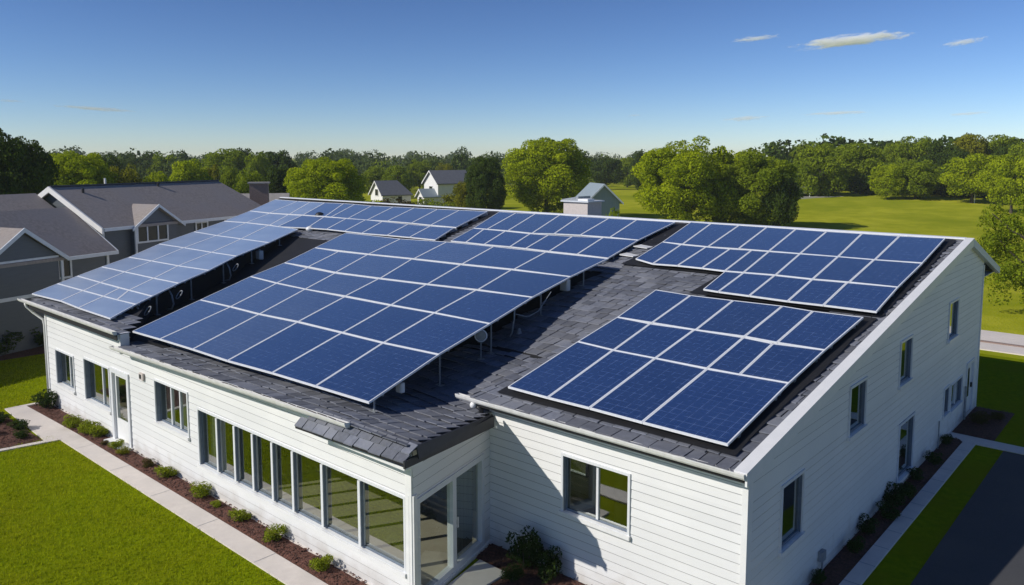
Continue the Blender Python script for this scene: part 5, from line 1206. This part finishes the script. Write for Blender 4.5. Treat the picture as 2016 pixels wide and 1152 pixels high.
for i,(y,w,h) in enumerate(((15.2,0.34,0.34),(17.0,0.4,0.42),(18.1,0.44,0.46),(19.2,0.55,0.40),(20.1,0.66,0.55),(20.7,0.5,0.42),(22.0,0.42,0.4),(23.5,0.45,0.4),(25.4,0.40,0.34))):
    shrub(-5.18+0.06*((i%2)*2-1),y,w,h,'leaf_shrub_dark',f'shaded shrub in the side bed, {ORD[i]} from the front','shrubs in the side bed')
for x,y,w,lab in ((-4.9,28.2,0.7,'low shrub behind the cross path by the back corner'),(-4.6,29.0,0.5,'small dry shrub by the back corner of side wall')): shrub(x,y,w,w*0.55,'leaf_brown',lab,'shrubs by the back corner')
for x,y,w,h,lab in ((-38.6,10.3,1.6,1.3,'dark shrub against the grey house, nearest the left picture edge'),(-38.9,12.0,1.5,1.2,'dark shrub against the grey house, second from the left edge'),(-39.2,13.7,1.5,1.1,'dark shrub against the grey house, near the white building corner'),(-38.4,8.9,1.4,0.9,'low dark shrub against the grey house garage')):
    shrub(x,y,w,h,'leaf_shrub_dark',lab,'shrubs along the grey house')
for px,d,w,h,lf,lab in ((775,112,6.0,2.2,'leaf_brown','brownish round bush in front of the small white house'),(838,112,5.0,2.0,'leaf_mid','green bush in front of the pale annex'),(882,110,4.4,1.9,'leaf_mid','green bush in front of the larger white house'),(905,112,4.4,3.2,'leaf_olive','pale olive bush left of the dark green tree'),(715,112,5.0,2.0,'leaf_bright','yellow green bush left of the small white house'),(1208,70,2.6,3.1,'leaf_mid','bush beside the grey shed')):
    c = campoint(px,d); shrub(c.x,c.y,w*1.1,h*1.45,lf,lab,'bushes around the distant houses',z=0.0)

# ------------------------------------------------------------------ clouds (small wisps, real volumes far away)
def cloud_mat(density):
    m = bpy.data.materials.new('cloud_vapour'); nt, nd, lk = nodes_of(m); nd.clear()
    out = N(nt,'ShaderNodeOutputMaterial'); pv = N(nt,'ShaderNodeVolumePrincipled'); pv.inputs['Color'].default_value = (0.97,0.98,1,1); pv.inputs['Anisotropy'].default_value = -0.35
    tc = N(nt,'ShaderNodeTexCoord'); oi = N(nt,'ShaderNodeObjectInfo')
    ln = N(nt,'ShaderNodeVectorMath',operation='LENGTH'); lk.new(tc.outputs['Object'],ln.inputs[0])
    mp = N(nt,'ShaderNodeMapping'); mp.inputs['Scale'].default_value = (3.2,1.0,2.0); lk.new(tc.outputs['Object'],mp.inputs['Vector']); lk.new(oi.outputs['Location'],mp.inputs['Location'])
    nz = N(nt,'ShaderNodeTexNoise'); nz.inputs['Scale'].default_value = 1.6; nz.inputs['Detail'].default_value = 7.0; nz.inputs['Roughness'].default_value = 0.62; lk.new(mp.outputs[0],nz.inputs['Vector'])
    s1 = N(nt,'ShaderNodeMath',operation='MULTIPLY_ADD'); s1.inputs[1].default_value = 1.9; lk.new(nz.outputs['Fac'],s1.inputs[0])
    s2 = N(nt,'ShaderNodeMath',operation='MULTIPLY'); s2.inputs[1].default_value = -1.15; lk.new(ln.outputs['Value'],s2.inputs[0]); lk.new(s2.outputs[0],s1.inputs[2])
    r = N(nt,'ShaderNodeMapRange'); r.inputs['From Min'].default_value = 0.26; r.inputs['From Max'].default_value = 0.75; r.inputs['To Max'].default_value = density; lk.new(s1.outputs[0],r.inputs['Value'])
    lk.new(r.outputs[0],pv.inputs['Density']); lk.new(pv.outputs[0],out.inputs['Volume']); return m
CL = {d: cloud_mat(k) for d, k in ((0.030,0.075),(0.018,0.045),(0.012,0.030))}
def cloud(px, py, w, h, dens, label, tilt=0.0, d=3000.0):
    c = campoint(px,d); z = CAM_H+(310-py)*d/1554.0; b = MB(); b.sphere((0,0,0),1.0,24,12)
    o = b.build('cloud', CL[dens]); o.location = (c.x,c.y,z); o.scale = (w*d/1554/2,w*d/1554/2*0.35,h*d/1554/2)
    o.rotation_euler = (0,-R(tilt),YAW - math.atan2(px-1008,1554)); tag(o,label,'cloud','wispy clouds')
cloud(1665,102,280,30,0.030,'largest white wispy cloud, upper right sky',4)
cloud(1478,91,130,15,0.018,'thin white cloud left of the largest cloud',5)
cloud(1884,116,104,17,0.018,'small tilted white cloud right of the largest cloud',7)
cloud(1466,237,130,15,0.012,'faint flat cloud low over the broad shaded tree',3)
cloud(1645,230,180,10,0.012,'long thin streak cloud low over the tree line',1)
cloud(1900,236,110,9,0.012,'faint streak cloud low at the right edge',3)
cloud(1248,229,50,8,0.012,'tiny faint cloud low above the meadow gap',0)
cloud(195,226,200,11,0.012,'faint long streak cloud low in the left sky',-3)
cloud(25,217,70,8,0.012,'faint short streak cloud at the left edge of sky',-2)

# ------------------------------------------------------------------ air
hz = MB(); hz.box((-1400,-300,-1.5),(900,1500,24.0))
hm = bpy.data.materials.new('haze'); nt, nd, lk = nodes_of(hm); nd.clear()
ho = N(nt,'ShaderNodeOutputMaterial'); hv = N(nt,'ShaderNodeVolumePrincipled'); hv.inputs['Color'].default_value = (0.86,0.92,1.0,1); hv.inputs['Density'].default_value = 0.00022; hv.inputs['Anisotropy'].default_value = 0.0
lk.new(hv.outputs[0], ho.inputs['Volume'])
tag(hz.build('haze', hm), kind='stuff')
